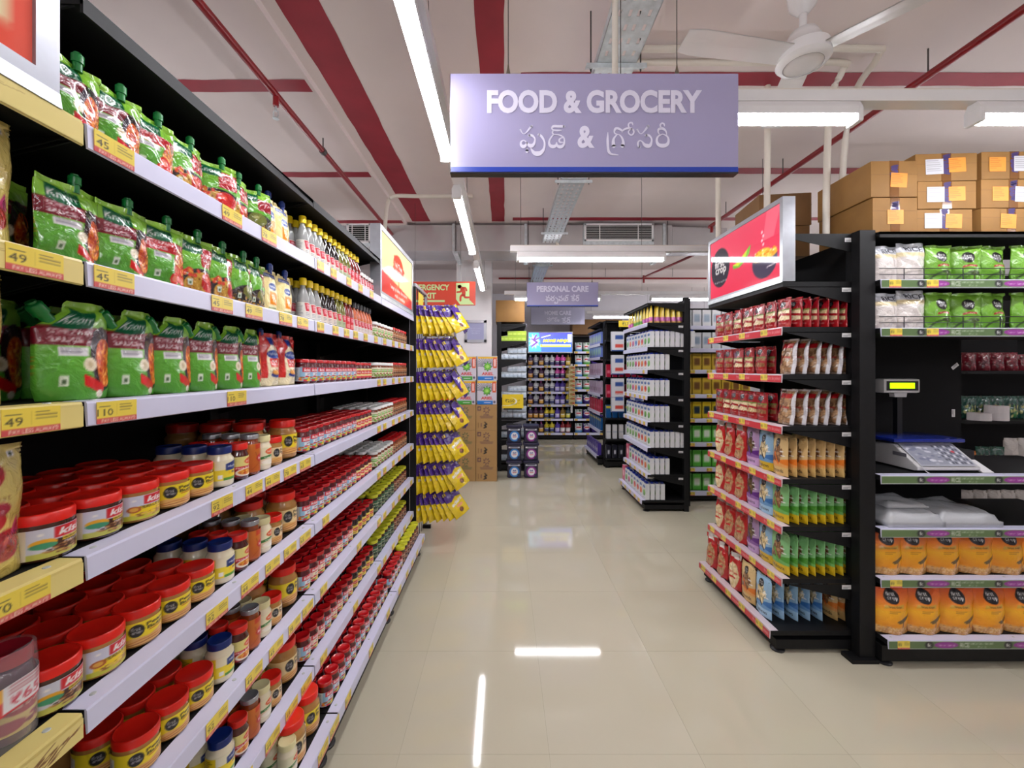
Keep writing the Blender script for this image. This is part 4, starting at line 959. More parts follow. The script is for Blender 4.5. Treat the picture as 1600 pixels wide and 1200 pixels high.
# ------------------------------------------------------------------ the long wall of jars on the left
XF = -.767; LB = .9; DL = .43
SZ = [1.99, 1.738, 1.482, 1.2, .92, .636, .35, .161]
BY = [-.156, .744, 1.644, 2.544]
def T(*p): return [(x, TAGS[n] if n else TAGF) for x, n in p]
t1 = {0: T((.055, '45'), (.4, '49'), (.58, '78')), 1: T((.055, '45'), (.36, '45'), (.5, '49'), (.68, '78'), (.8, '65')), 2: T((.06, '110'), (.42, '110')), 3: T((.36, '92'), (.5, '44'), (.6, '44'), (.71, '78'), (.82, '65')),
      4: T((.34, '92'), (.48, '44'), (.6, '49'), (.71, '78'), (.82, '65')), 5: T((.34, '92'), (.5, '44'), (.62, '45'), (.74, '78'), (.84, '65')), 6: T((.45, '92'), (.6, '44'), (.72, '49'), (.83, '65')), 7: T((.76, '92'), (.86, '65'))}
t2 = {0: [(x, TAGF) for x in (.05, .18, .36, .52, .7)], 1: [(x, TAGF) for x in (.05, .2, .33, .45, .6, .78)], 2: [(.84, TAGF)], 3: [(.84, TAGF)], 4: [(.1, TAGF), (.84, TAGF)], 5: [(.08, TAGF), (.5, TAGF), (.84, TAGF)], 6: [(.08, TAGF), (.45, TAGF), (.84, TAGF)], 7: [(.1, TAGF), (.4, TAGF), (.7, TAGF)]}
t3 = {i: [(x, TAGF) for x in (.06, .26, .42, .58, .8)] for i in range(1, 8)}
t0 = {1: T((.82, '49')), 2: T((.815, '49')), 3: T((.8, '70'))}
P4 = pi/2
def fullrail(words, n=60):
    cv = Cv(140, 8, (226, 208, 130)); cv.text(words, .66, .5, .5, .9, (150, 112, 70), 0, .15); return plate('printed_strip', cv, .89, .036, CARD)
# the bay nearest the lens carries cream rails with script lettering
g0 = gondola('nearest shelving bay with cream script-printed rails and yellow pouches', (XF, BY[0], 0), P4, LB, DL, SZ, 2.225, RAILC, t0, base_front=-.095, strip=None)
for s in [c for c in g0.children if c.name.startswith('shelf')]:
    cv = Cv(420, 26, (228, 210, 132)); z = s.location.z
    if z < 1: cv.text('their best', .89, .5, .18, .8, (122, 82, 44), .015, .1)
    else: cv.text('taste at their best with', .67, .5, .3, .7, (132, 92, 50), 0, .25)
    ob('printed_strip', plate('printed_strip', cv, .89, .036, CARD), s, (.45, -.0077, -.0425))
gondola('near shelving bay with sauce pouches above and peanut butter below', (XF, BY[1], 0), P4, LB, DL, SZ, 2.225, RAILW, t1, base_front=-.095, canopy=(2.222, .0, .44))
gondola('middle shelving bay with yellow-capped bottles above red-lidded jam jars', (XF, BY[2], 0), P4, LB, DL, SZ, 2.225, RAILW, t2, base_front=-.095, canopy=(2.222, .0, .44))
g3 = gondola('far shelving bay of small jars below the tree sign', (XF, BY[3], 0), P4, LB, DL, SZ, 2.225, RAILW, t3, base_front=-.095)

ob('side_panel', MB().box(LB-.004, LB, .03, DL, .05, 2.0).mesh('side_panel', BLACKB), g3)
cv = Cv(72, 44, (238, 220, 160)); cv.poly([(0, 0), (1, 0), (1, .2), (.5, .3), (0, .38)], (210, 70, 62)); cv.ell(.5, .66, .16, .2, (222, 74, 50)); cv.speck(.5, .64, .17, .2, [(222, 74, 50)], 60, .035); cv.line([(.5, .5), (.51, .3)], .02, (200, 70, 50)); cv.text('Indi Tree', .5, .66, .24, .1, W_, .02); cv.text('Taste of home', .5, .56, .2, .04, W_); cv.text('Tangy pickles, flavoured', .52, .2, .56, .08, W_); cv.text('with nostalgia', .55, .09, .34, .08, W_)
lightbox('header_sign', 'cream and red tree header sign on the far left bay', (XF+.002, 2.53, 1.995), P4, .91, .45, cv, BACKLIT)
cv2 = Cv(72, 30, (206, 200, 160)); cv2.rect(0, 0, 1, .12, (206, 78, 62)); cv2.rect(.955, 0, 1, 1, (206, 84, 70))
lightbox('header_sign', 'cream header sign with red border cut off at the upper corner', (XF+.002, -.19, 1.995), P4, .895, .45, cv2, BACKLIT, frame=.036)

BAYN = {0: 'nearest bay', 1: 'near bay', 2: 'middle bay', 3: 'far bay'}
cnt = {}
def lplace(pr, name, desc, cat, y, s, group, depth=.0, row=0, dz=0.0, rzj=0.0, bare=False, rot=None, yaw=None):
    bay = max(i for i in range(4) if y >= BY[i]-.001)
    k = (desc, s, bay, row); cnt[k] = cnt.get(k, 0)+1
    x = XF-.033-depth+(.09 if s == 7 else 0)
    lab_ = '%s, %s from near end, %s row, %s shelf, %s' % (desc, ORD[cnt[k]-1], ('front', 'second', 'third', 'fourth', 'fifth')[row], ORD[s], BAYN[bay])
    return place(pr, name, lab_, cat, (x, y, SZ[s]+.0015+dz), P4+rzj, group, bare=bare)

# pouches: shelf, design, centre
for s, kd, y in ((0, 'noodle', .772), (0, 'noodle', .86), (0, 'tomato', .955), (0, 'bowl', 1.056), (0, 'bowl', 1.165), (0, 'bowl', 1.25), (0, 'olive', 1.34)):
    lplace(SAUCE['s1', kd], 'sauce_pouch', 'green %s sauce pouch' % {'noodle': 'noodle', 'tomato': 'tomato', 'bowl': 'pasta', 'olive': 'olive'}[kd], 'pouch', y, s, 'green sauce pouches', .025, rzj=RND.uniform(-.12, .08)-(.75 if y in (1.165, 1.34) else .1))
for s, kd, y in ((1, 'noodle', .776), (1, 'noodle', .886), (1, 'tomato', .99), (1, 'bowl', 1.09), (1, 'bowl', 1.19), (1, 'olive', 1.285), (1, 'olive', 1.355)):
    lplace(SAUCE['s2', kd], 'sauce_pouch', 'green %s sauce pouch' % {'noodle': 'noodle', 'tomato': 'tomato', 'bowl': 'pasta', 'olive': 'olive'}[kd], 'pouch', y, s, 'green sauce pouches', .027, rzj=RND.uniform(-.1, .06))
for y in (.75, .9, 1.05, 1.2): lplace(SAUCE['s2', 'noodle'], 'sauce_pouch', 'shaded green sauce pouch', 'pouch', y-.02, 1, 'green sauce pouches', .115, row=1)
for y in (.792, .91, 1.02, 1.125, 1.235, 1.335): lplace(SAUCE['s3', 'noodle'], 'sauce_pouch', 'tall green corner-spout sauce pouch', 'pouch', y, 2, 'green sauce pouches', .037, rzj=RND.uniform(-.08, .06))
for y in (.735, .86, .99, 1.12): lplace(SAUCE['s3', 'noodle'], 'sauce_pouch', 'shaded tall green sauce pouch', 'pouch', y, 2, 'green sauce pouches', .145, row=1)
for s, y in ((0, 1.43), (0, 1.52), (1, 1.44), (1, 1.54)): lplace(MAYO, 'mayonnaise_pouch', 'cream blue-capped mayonnaise pouch', 'pouch', y, s, 'mayonnaise pouches', .03)
for y in (1.445, 1.56): lplace(MAYOR, 'mayonnaise_pouch', 'red-shouldered mayonnaise pouch', 'pouch', y, 2, 'mayonnaise pouches', .032)
for s, y in ((1, .62), (2, .607), (3, .636)): lplace(KETCH, 'ketchup_pouch', 'big pale yellow ketchup pouch', 'pouch', y, s, 'yellow ketchup pouches', .04)

# shrink-wrapped pair of ketchup jars
cvk = Cv(40, 44, (206, 182, 110)); cvk.ell(.55, .6, .3, .2, (160, 40, 56)); cvk.text('full bloom', .55, .6, .44, .14, (236, 214, 190)); cvk.ell(.3, .2, .2, .14, (150, 40, 60)); cvk.speck(.7, .2, .2, .12, [(160, 50, 60), (120, 30, 50)], 14, .05)
KB = M('plum_bottle', (84, 44, 66), rough=.15, coat=.5)
kb = MB().lathe([(.03, 0), (.034, .005), (.034, .105), (.03, .118), (.026, .124)], 24).mesh('bottle_body', KB, smooth=True, angle=60)
kl = lidmesh(.031, .026, M('dull_red_lid', (170, 30, 46), rough=.25)); kw = wrap('label', cvk, .0345, .07, CARD, .018, -110, 110)
kt = MB().lathe([(.029, .124), (.0285, .13)], 24).mesh('neck', KB)
cvb = Cv(64, 20, (226, 224, 226)); cvb.rect(0, .5, .5, 1, (236, 170, 50)); cvb.rect(0, 0, .5, .5, (206, 50, 44)); cvb.text('FREE', .3, .24, .34, .36, W_, .02); cvb.text('₹65', .68, .36, .24, .36, (196, 60, 80), .01); cvb.lines(.55, .6, .95, .95, 3, (190, 110, 120)); cvb.rect(.5, 0, 1, .1, (206, 60, 70))
WRAPM = M('clear_shrink_wrap', (236, 236, 240), rough=.08, alpha=.16, spec=.8)
for nn, (yc, xo) in enumerate(((.655, 0), (.655, .085))):
    t = thing('ketchup_multipack', ('shrink-wrapped pair of ketchup jars with a price band, front row' if nn == 0 else 'shrink-wrapped pair of ketchup jars behind the front pair'), 'multipack', None, (XF-.033-.04-xo, yc, SZ[4]+.002), P4, group='ketchup multipacks')
    for x in (-.036, .036):
        b = ob('jar', kb, t, (x, 0, 0)); ob('label', kw, b); ob('lid', kl, b, (0, 0, .124))
    sh = MB(); N = 10
    def ringp(zz, k): return [(x+k*cos(a), k*sin(a), zz) for x, a in [(.036, -pi/2+pi*i/N) for i in range(N+1)]+[(-.036, pi/2+pi*i/N) for i in range(N+1)]]
    rr = [ringp(z, k) for z, k in ((.002, .036), (.05, .0365), (.11, .0365), (.15, .034), (.154, .03))]
    for a, b in zip(rr[:-1], rr[1:]):
        for i in range(len(a)): j = (i+1) % len(a); sh.quad(a[i], a[j], b[j], b[i])
    ob('shrink_wrap', sh.mesh('shrink_wrap', WRAPM, smooth=True), t)
    nu, nv = cvb.nu, cvb.nv; V = []
    path = [(-.036-.0368, 0)]+[(-.036+.0368*cos(a), .0368*sin(a)) for a in np.linspace(-pi+.01, -pi/2, 9)]+[(.036+.0368*cos(a), .0368*sin(a)) for a in np.linspace(-pi/2, 0, 9)]
    path = np.array(path); d = np.r_[0, np.cumsum(np.linalg.norm(np.diff(path, axis=0), axis=1))]
    for j in range(nv+1):
        for i in range(nu+1):
            q = d[-1]*i/nu; V.append((float(np.interp(q, d, path[:, 0])), float(np.interp(q, d, path[:, 1])), .062+.045*j/nv))
    me = bpy.data.meshes.new('price_band'); me.from_pydata(V, [], grid_faces(nu, nv)); me.materials.append(CARD); set_cols(me, cvb.cols()); me.update(); ob('price_band', me, t)

YAW = {'hazel': .35, 'kpb': .4, 'fpb': .62, 'bpb': .5, 'bpy': .5, 'spb': .5}
def jl(key, y, s, depth=None, row=0):
    pr, name, desc, grp = JARS[key]
    r = pr['r']*1.0
    lplace(pr, name, desc, 'jar', y+RND.uniform(-.002, .002), s, grp, r+(depth or 0), row, rzj=RND.uniform(-.12, .12)-YAW.get(key, .4), bare=row > 1)
YMIN = {3: 0, 4: 0, 5: .86, 6: 1.14, 7: 1.36}
heads = {3: ('hazel', 'hazel', 'kpb', 'fpb', 'fpb'), 4: ('hazel', 'kpb', 'fpb', 'fpb', 'fpb'), 5: ('kpb', 'fpb', 'fpb', 'fpb', 'fpb'), 6: ('fpb',)*5, 7: ('fpb',)*5}
for s in range(3, 8):
    seq = []; yy = .748+(.008 if s > 3 else 0)
    for k in heads[s]: seq.append((k, yy)); yy += .0925 if k != 'fpb' else .0885
    seq += [('mayo', 1.203), ('sauce', 1.272), ('honey', 1.335), ('veg', 1.398)]
    if s != 7: seq += [('spb', 1.465)]
    for k, y in seq:
        if y < YMIN[s]: continue
        nr = {'hazel': 4, 'kpb': 4, 'fpb': 4, 'mayo': 3, 'sauce': 3, 'honey': 3, 'veg': 2, 'spb': 1}[k]
        for r in range(nr): jl(k, y+(.002 if r else 0), s, r*(JARS[k][0]['r']*2+.003), r)
    bigs = (('bpb', 1.485, .075), ('bpy', 1.588, .01)) if s in (3, 5) else (('bpy', 1.482, .075), ('bpb', 1.588, .01)) if s in (4, 6) else (('bpb', 1.455, .0), ('bpy', 1.575, .005))
    for k, y, d in bigs:
        jl(k, y, s, d)
        if s < 7: jl(k, y-.012, s, d+.11, 1); jl(k, y-.024, s, d+.22, 2)
# middle and far bays
rowsn = {2: 2, 3: 4, 4: 4, 5: 3, 6: 2, 7: 2}
for s in range(2, 8):
    if s <= 4: seq = [('jamb', 1.678+.0665*i) for i in range(9)]+[('indi', 2.278+.063*i) for i in range(4)]
    elif s <= 6: seq = [('jamp' if i % 3 else 'jamb', 1.682+.068*i) for i in range(8)]+[('kj', 2.234+.066*i) for i in range(5)]
    else: seq = [('jamb', 1.69+.066*i) for i in range(13)]
    if s in (2, 3, 4): seq += [('pick', 2.59+.071*i) for i in range(6)]+[('dark', 3.01+.068*i) for i in range(6)]
    elif s in (5, 6): seq += [('cofg', 2.592+.0745*i) for i in range(6)]+[('cofb', 3.04+.0735*i) for i in range(5)]
    else: seq += [('jamb', 2.59+.066*i) for i in range(5)]+[('cofb', 2.93+.0745*i) for i in range(7)]
    for k, y in seq:
        n = rowsn[s] if k not in ('cofg', 'cofb', 'dark') else min(rowsn[s], 2)
        for r in range(n): jl(k, y, s, r*(JARS[k][0]['r']*2+.004), r)
for k, y in [('pick', 2.59+.071*i) for i in range(6)]+[('dark', 3.01+.068*i) for i in range(6)]: jl(k, y, 1)
bc = lambda k, y, s, row=0: lplace(BOT[k][0], BOT[k][1], BOT[k][2], 'bottle', y, s, 'sauce and vinegar bottles', .024+row*.056, row, rzj=RND.uniform(-.15, .1)-.5)
for i, k in enumerate(['clear']*4+['soy']*3+['green']*3+['red']*3):
    for row in (0, 1): bc(k, 1.672+.0505*i, 0, row)
for i in range(5): bc('spice', 2.336+.045*i, 0)
for i, k in enumerate(['clear']*3+['soy']*3+['green']*2+['red']*2):
    for row in (0, 1): bc(k, 1.675+.055*i, 1, row)
for i in range(6): bc('orange', 2.235+.05*i, 1)

# ------------------------------------------------------------------ chocolate bags on the rack at the end of the left shelves
rk = thing('wire_rack', 'black wire rack with silver frame at the end of the jars', 'rack', None, (-.765, 3.48, 0))
ob('rack_frame', MB().box(-.012, .012, -.012, .012, .03, 2.27).box(-.012, .012, .5, .524, .03, 2.27).box(-.012, .012, 0, .512, 2.25, 2.275).mesh('rack_frame', ALU), rk)
for i in range(6): ob('wire', MB().tube([(0, .05+.08*i, .05), (0, .05+.08*i, 2.25)], .003, 5).mesh('wire', BLACK), rk)
ob('post', MB().box(-.03, .02, -.035, -.012, 0, 2.24).mesh('post', BLACK), rk)
ob('yellow_card', MB().box(.014, .016, .1, .3, 2.08, 2.22).mesh('yellow_card', M('yellow_card', (216, 196, 50), rough=.4)), rk)
for y in (-.03, .49): ob('foot', MB().box(-.03, .05, y, y+.03, 0, .03).mesh('foot', BLACK), rk)
TZ = [2.11, 1.82, 1.535, 1.265, 1.0, .735, .485]
hk = MB().tube([(0, 0, 0), (.3, 0, .0), (.31, 0, .012)], .004, 6).mesh('hook', STEEL)
for z in TZ:
    for y in (.12, .36): ob('hook', hk, rk, (.006, y, z-.018))
def art_choc(p):
    cv = Cv(32, 44, (232, 204, 30)); cv.grad([(0, (222, 190, 20)), (1, (240, 214, 40))]) if not p else cv.grad([(0, (60, 30, 120)), (1, (86, 50, 150))])
    if not p:
        cv.poly([(0, .66), (.3, .6), (.6, .7), (1, .62), (1, 1), (0, 1)], (72, 40, 132)); cv.text('eclairs', .55, .52, .7, .13, W_, .04, .2, .12); cv.ell(.6, .36, .22, .05, (236, 160, 110)); cv.ell(.55, .2, .13, .08, (96, 50, 26)); cv.ell(.54, .22, .08, .04, (140, 80, 44)); cv.rect(.5, .84, .7, .88, (200, 190, 220))
    else:
        cv.text('dairy', .5, .62, .7, .14, W_, .03, .2); cv.line([(.2, .2), (.8, .9)], .06, (200, 196, 220), 1.3); cv.ell(.5, .3, .2, .1, (220, 150, 120))
    return cv
def hang(me, h):
    for v in me.vertices: v.co.z -= h
    return me
CH = [hang(pouch('chocolate_bag', art_choc(p), .165, .25, .035, FILM, seed=80+i, crump=.006, top=.88, back=(226, 196, 30) if not p else (70, 40, 130)), .25) for i, p in enumerate((0, 1, 0))]
for ti, z in enumerate(TZ):
    r = random.Random(ti*5+1)
    for j in range(8):
        x = -.735+.04*j; out = .04+.055*j+r.uniform(-.02, .02)
        yaw = radians(90-24-3.2*j+r.uniform(-5, 5))
        kind = 1 if (ti in (0, 1, 2, 3) and j == 7) else (0 if j % 2 else 2)
        if j == 7 and kind != 1: continue
        if j == 7: yaw = radians(84)
        o = thing('chocolate_bag', '%s chocolate bag, %s along the hook, %s tier down the rack' % ('purple' if kind == 1 else 'yellow and purple', ORD[j], ORD[ti]), 'bag', CH[kind], (x, 3.55+.012*j, z-.012), rot=(-out*1.0, -.1-.05*j, yaw), group='chocolate bags on the wire rack')
for ti, z in enumerate(TZ):
    for j in range(4):
        thing('chocolate_bag', 'yellow chocolate bag, %s on the rear hook, %s tier down' % (ORD[j], ORD[ti]), 'bag', CH[2], (-.72+.06*j, 3.84, z-.012), rot=(-.05*j, 0, radians(70)), group='chocolate bags on the rear hooks')
# ================================================================== RIGHT-HAND BAY (dry fruits) AND RICE END
N4 = -pi/2
XR = 1.51; RY0, RY1 = 2.218, 3.03; LR = RY1-RY0
RZ = [2.017, 1.771, 1.514, 1.233, .946, .689, .405, .124]
cv = Cv(150, 8, (204, 54, 66))
for x in (.2, .55, .9): cv.text('Proud to be picked', x, .5, .17, .62, (240, 200, 200), 0)
REDSTRIP = plate('printed_strip', cv, LR-.01, .036, CARD)
tr = {i: [(x, TAGF) for x in ((.06, .25, .44, .66) if i < 4 else (.07, .22, .4, .55, .72))] for i in range(1, 8)}
RAILRED = M('red_price_rail', (206, 190, 196), rough=.3)
gr = gondola('shelving bay of nut pouches with red printed rails', (XR, RY1, 0), N4, LR, .435, RZ, 2.277, RAILRED, tr, base_front=-.065, strip=REDSTRIP, stickers=True, group='dry food shelving', bare=(0,))
BRK = MB().prism([(.0, 0), (.415, 0), (.415, -.1), (.38, -.1), (0, -.018)], 'x', -.002, .002).mesh('bracket', BLACK)
for x in (.006, LR-.004): ob('bracket', BRK, gr, (x, 0, 2.277))
ob('barcode_sticker', BAR, gr, (LR-.0015, .36, 2.232), rz=pi/2)

cv = Cv(110, 64, (226, 64, 92)); cv.grad([(0, (220, 52, 82)), (1, (232, 84, 108))])
cv.poly([(.78, .5), (.84, 1), (1, 1), (.9, .5)], (236, 106, 126))
cv.ell(.175, .5, .155, .33, (56, 52, 62)); cv.text('first', .165, .58, .16, .14, W_, .02); cv.text('crop', .185, .43, .18, .14, W_, .02); cv.text('Proud to be picked', .18, .255, .2, .045, W_, 0, 0, 0)
cv.poly([(.38, .44), (.44, .44), (.58, .58), (.64, .64), (.62, .52), (.55, .42), (.48, .37), (.39, .38)], (120, 190, 60)); cv.poly([(.38, .44), (.46, .46), (.6, .6), (.56, .46), (.46, .4)], (206, 220, 60))
cv.ell(.81, .3, .15, .24, (70, 62, 84)); cv.rect(.64, .36, .98, .6, (226, 64, 92)); cv.ell(.81, .38, .15, .07, (236, 170, 40)); cv.ell(.79, .43, .09, .06, (240, 196, 60)); cv.speck(.8, .41, .14, .07, [(250, 214, 80), (226, 140, 30), (252, 240, 190)], 50, .013, 1.6)
for i in range(4): cv.ell(.79+.008*(-1)**i, .55+.06*i, .01, .022, (250, 214, 222))
cv.line([(.84, .2), (.98, .23)], .012, (240, 226, 230))
lightbox('header_sign', 'pink-red header sign with noodle bowl above the nut pouches', (XR-.002, RY1, 2.02), N4, LR, .46, cv, BACKLIT, frame=.026, thick=.068)

rc = {}
def rplace(key, col, depth, s, y=None, yaw=0, lean=0, z=0):
    """col: column from the far end; depth: 0 is the front of the shelf"""
    pr, name, desc = DRY[key]
    n = {'nut_pouch': 7}.get(name, 6)
    yy = y if y is not None else RY1-.06-col*((LR-.12)/(6))
    x = XR+.028+(.0 if s < 7 else -.06)+depth
    k = (s, desc, 'd' if depth > .01 else 'f'); rc[k] = rc.get(k, 0)+1
    lab_ = '%s, %s, %s nut shelf' % (desc, (ORD[rc[k]-1]+' from far end, front') if depth <= .01 else (ORD[rc[k]-1]+' of those behind the front'), ORD[s])
    return place(pr, name, lab_, {'nut_pouch': 'pouch', 'dry_fruit_pouch': 'pouch'}.get(name, 'bag'), (x+.025, yy, RZ[s]+.0015+z), N4+yaw, group='dry fruit and nut pouches', rot=(lean, 0, N4+yaw) if lean else None)
yr = lambda c: RY1-.065-c*.1135
for c in range(7):
    rplace(('almond', 'almond', 'pista', 'cashew', 'cashew', 'pista', 'cashew')[c], c, 0, 1, yr(c), RND.uniform(-.06, .06))
    if c < 6: rplace('almond', c, .055, 1, yr(c)-.004, RND.uniform(-.05, .05))
for d in range(1, 8): rplace('cashew' if d % 2 else 'pista', 6, .052*d, 1, yr(6)+RND.uniform(-.006, .006), RND.uniform(-.12, .12))
for s, ks in ((2, ('almond', 'almond', 'cashew', 'pista', 'almond')), (3, ('almond', 'cashew', 'cashew', 'cashew', 'pista', 'almond'))):
    m = len(ks)
    for c, k in enumerate(ks):
        y = RY1-.06-c*(.55/(m-.4)); rplace(k, c, .0 if s == 2 else .0, s, y, RND.uniform(-.06, .06), 0); rplace('almond', c, .055, s, y, RND.uniform(-.05, .05))
    for d in range(6): rplace('walnut', 6, .064*d+(.03 if s == 2 else .02), s, RY0+.088, RND.uniform(-.1, .1), .0)
cols6 = [RY1-.07-c*.128 for c in range(6)]
for s, ks in ((4, ('ccash', 'calm', 'calm', 'purple', 'blueg', 'beige')), (5, ('ccash', 'calm', 'calm', 'purple', 'blue', 'green')), (6, ('ccash', 'calm', 'calm', 'purple', 'blueg', 'green')), (7, ('calm', 'calm', 'ccash', 'beige', 'blue'))):
    st = .128 if s < 7 else .146
    for c, k in enumerate(ks):
        y = RY1-.075-c*st
        rplace(k, c, 0, s, y, RND.uniform(-.08, .08)); 
        if c < len(ks)-1 and k[0] == 'c': rplace(k, c, .075, s, y, RND.uniform(-.08, .08))
        elif c < len(ks)-1: rplace(k, c, .06, s, y, RND.uniform(-.05, .05))
    near = ks[-1]; yn = RY1-.075-(len(ks)-1)*st
    for d in range(1, 8 if s < 7 else 5): rplace(near, 5, (.05 if s < 7 else .072)*d, s, yn+RND.uniform(-.008, .008), RND.uniform(-.1, .1))
    if s == 7:
        for d in range(2): rplace('beige', 5, .37+.045*d, s, yn+.0, RND.uniform(-.1, .1))

# ------------------------------------------------------------------ rice end bay facing the lens
YE = 2.14; X0 = 2.01; LE = 1.3; DE = .5
EZ = [2.01, 1.757, .988, .709, .447, .155]
def ricestrip(hi):
    cv = Cv(220, 10, (98, 122, 80)); cv.rect(0, .9, 1, 1, (220, 224, 222)); cv.rect(0, 0, 1, .08, (200, 206, 204))
    for x in (.155, .455, .755, .99):
        cv.poly([(x-.005, .12), (x+.1, .12), (x+.1, .88), (x-.005, .88)], (98, 122, 80)); cv.ell(x, .5, .016, .42, (44, 46, 46)); cv.text('fc', x, .5, .014, .4, W_); cv.ell(x+.065, .5, .045, .36, (150, 60, 150)); cv.text('Premium Basmati', x+.065, .5, .064, .26, (232, 206, 230), 0); cv.text('RICE', x+.135, .5, .034, .5, W_, 0); cv.text('WADA KOLAM BASMATI', x+.2, .66, .09, .22, (206, 216, 200), 0); cv.text('RICE 1kg', x+.2, .3, .03, .22, (206, 216, 200), 0)
    return plate('printed_strip', cv, LE+.04, .041, CARD)
rs = ricestrip(0)
te = {0: [(.075, TAGF), (.27, TAGF)], 1: [(.08, TAGF), (.27, TAGF)], 4: [(.08, TAGF)], 5: [(.08, TAGF)]}
ge = gondola('shelving bay of rice bags with green printed rails, facing the aisle', (X0-.05, YE, 0), 0, LE+.05, DE, EZ, 2.262, RAILW, te, base_front=-.04, strip=rs, group='dry food shelving', canopy=(2.262, -.0, .5), posts=(), back_w=.985)
pt = ob('upright', MB().box(-.085, -.002, .02, .075, 0, 2.277).mesh('upright', BLACK, bevel=.003), ge)
ob('foot', MB().box(-.14, .0, .0, .075, 0, .02).mesh('foot', BLACK), ge)
for i in (0, 1):
    s = [c for c in ge.children if c.name.startswith('shelf')][i]
    w = MB()
    for z in (.03, .062): w.tube([(.01, .012, z), (LE, .012, z)], .0022, 5)
    for x in (.14, .245, .45, .645, .85, 1.05): w.tube([(x, .012, .0), (x, .012, .062)], .0022, 5)
    ob('wire_guard', w.mesh('wire_guard', DARK), s)
for z, x, a in ((1.57, .935, .9), (1.26, .92, 0)): ob('barcode_sticker', BAR, ge, (x, DE-.003, z), rot=(0, a+pi/2, 0))
rn = {}
def rice(key, x, s, y=.06, yaw=0, group='bags of rice', desc=None):
    desc = desc or {'clear': 'clear bag of white rice', 'clear2': 'clear bag of white rice', 'green': 'green rice bag', 'orange': 'orange rice bag'}[key]
    k = (desc, s, y > .1); rn[k] = rn.get(k, 0)+1
    lab_ = '%s, %s from the post%s, %s shelf of the rice bay' % (desc, ORD[rn[k]-1], ' behind' if y > .1 else '', ORD[s])
    return place(RICE[key], 'rice_bag', lab_, 'bag', (x, YE+y+(0 if s < 5 else -.03), EZ[s]+.0015), yaw, group)
for s in (0, 1):
    rice('clear', 2.04, s, yaw=.1); rice('clear2', 2.175, s, yaw=-.05); rice('green', 2.325, s, yaw=.05); rice('green', 2.49, s, .075, yaw=-.2); rice('green', 2.635, s, .075, yaw=.12); rice('green', 2.79, s, yaw=0); rice('clear', 2.93, s)
    for x in (2.1, 2.25, 2.42, 2.58, 2.72): rice('clear2' if x < 2.3 else 'green', x, s, .2)
for i, x in enumerate((2.055, 2.19, 2.365, 2.54, 2.71, 2.88)): rice('orange', x, 4, .075, RND.uniform(-.1, .1))
for i, x in enumerate((2.055, 2.225, 2.4, 2.575, 2.75, 2.93)): rice('orange', x-.01, 5, .065, RND.uniform(-.1, .1))

# weighing scale on the third shelf
ws = thing('weighing_scale', 'white counter weighing scale with blue platter and lit green display', 'scale', None, (2.38, YE+.05, EZ[2]+.001))
SCW = M('scale_white_plastic', (206, 204, 204), rough=.35); SCB = M('scale_blue_platter', (22, 40, 126), rough=.18, coat=.4)
ob('housing', MB().prism([(-.0, .03), (-.0, .012), (.02, .006), (.32, .006), (.32, .12), (.14, .13)], 'x', -.17, .17).mesh('housing', SCW, bevel=.006), ws)
cvp = Cv(64, 36, (178, 180, 190)); cvp.rect(.03, .06, .97, .94, (150, 152, 166)); cvp.speck(.3, .5, .22, .4, [(214, 214, 222), (120, 124, 146), (176, 178, 190)], 30, .05, 1, True)
for i in range(6):
    for j in range(8): cvp.rect(.56+.052*j, .1+.135*i, .595+.052*j, .18+.135*i, (70, 72, 84) if (i+j) % 3 else (226, 226, 230))
cvp.ell(.84, .6, .03, .05, (196, 60, 70))
kp = ob('keypad', plate('keypad', cvp, .3, .17, CARD), ws, (0, -.002, .036), rot=(-radians(54), 0, 0))
ob('platter', MB().box(-.2, .2, .1, .36, 0, .022).mesh('platter', SCB, bevel=.008, smooth=True), ws, (0, 0, .142))
ob('printer', MB().box(.17, .25, .1, .28, .0, .1).mesh('printer', DARK, bevel=.006), ws)
ob('paper_strip', MB().prism([(.0, .0), (.09, .05), (.1, .048), (.01, -.004)], 'x', .18, .24).mesh('paper_strip', M('white_paper', (222, 220, 222), rough=.6)), ws)
ob('side_label', MB().box(-.1715, -.1705, .06, .14, .07, .09).mesh('side_label', M('grey_label', (110, 108, 118))), ws)
ob('pole', MB().box(.0, .03, .29, .32, .1, .39).mesh('pole', DARK), ws)
hd = ob('display_head', MB().box(-.1, .12, .27, .34, .41, .496).mesh('display_head', SCW, bevel=.012, smooth=True), ws)
ob('display_neck', MB().prism([(-.02, .385), (.05, .385), (.055, .415), (-.025, .415)], 'y', .285, .32).mesh('display_neck', SCW), ws)
ob('dark_window', MB().box(-.085, .105, .2675, .27, .425, .482).mesh('dark_window', INK, bevel=.001), hd)
ob('lit_display', MB().box(-.066, .082, .266, .2676, .437, .472).mesh('lit_display', M('lit_green_display', (170, 240, 0), emit=1.3)), hd)
ob('cable', MB().tube(catmull([(-.2, .0, .06), (-.17, -.004, .05), (-.12, -.01, .0), (-.02, -.006, -.02)], 5), .002, 5).mesh('cable', SCW), ws)

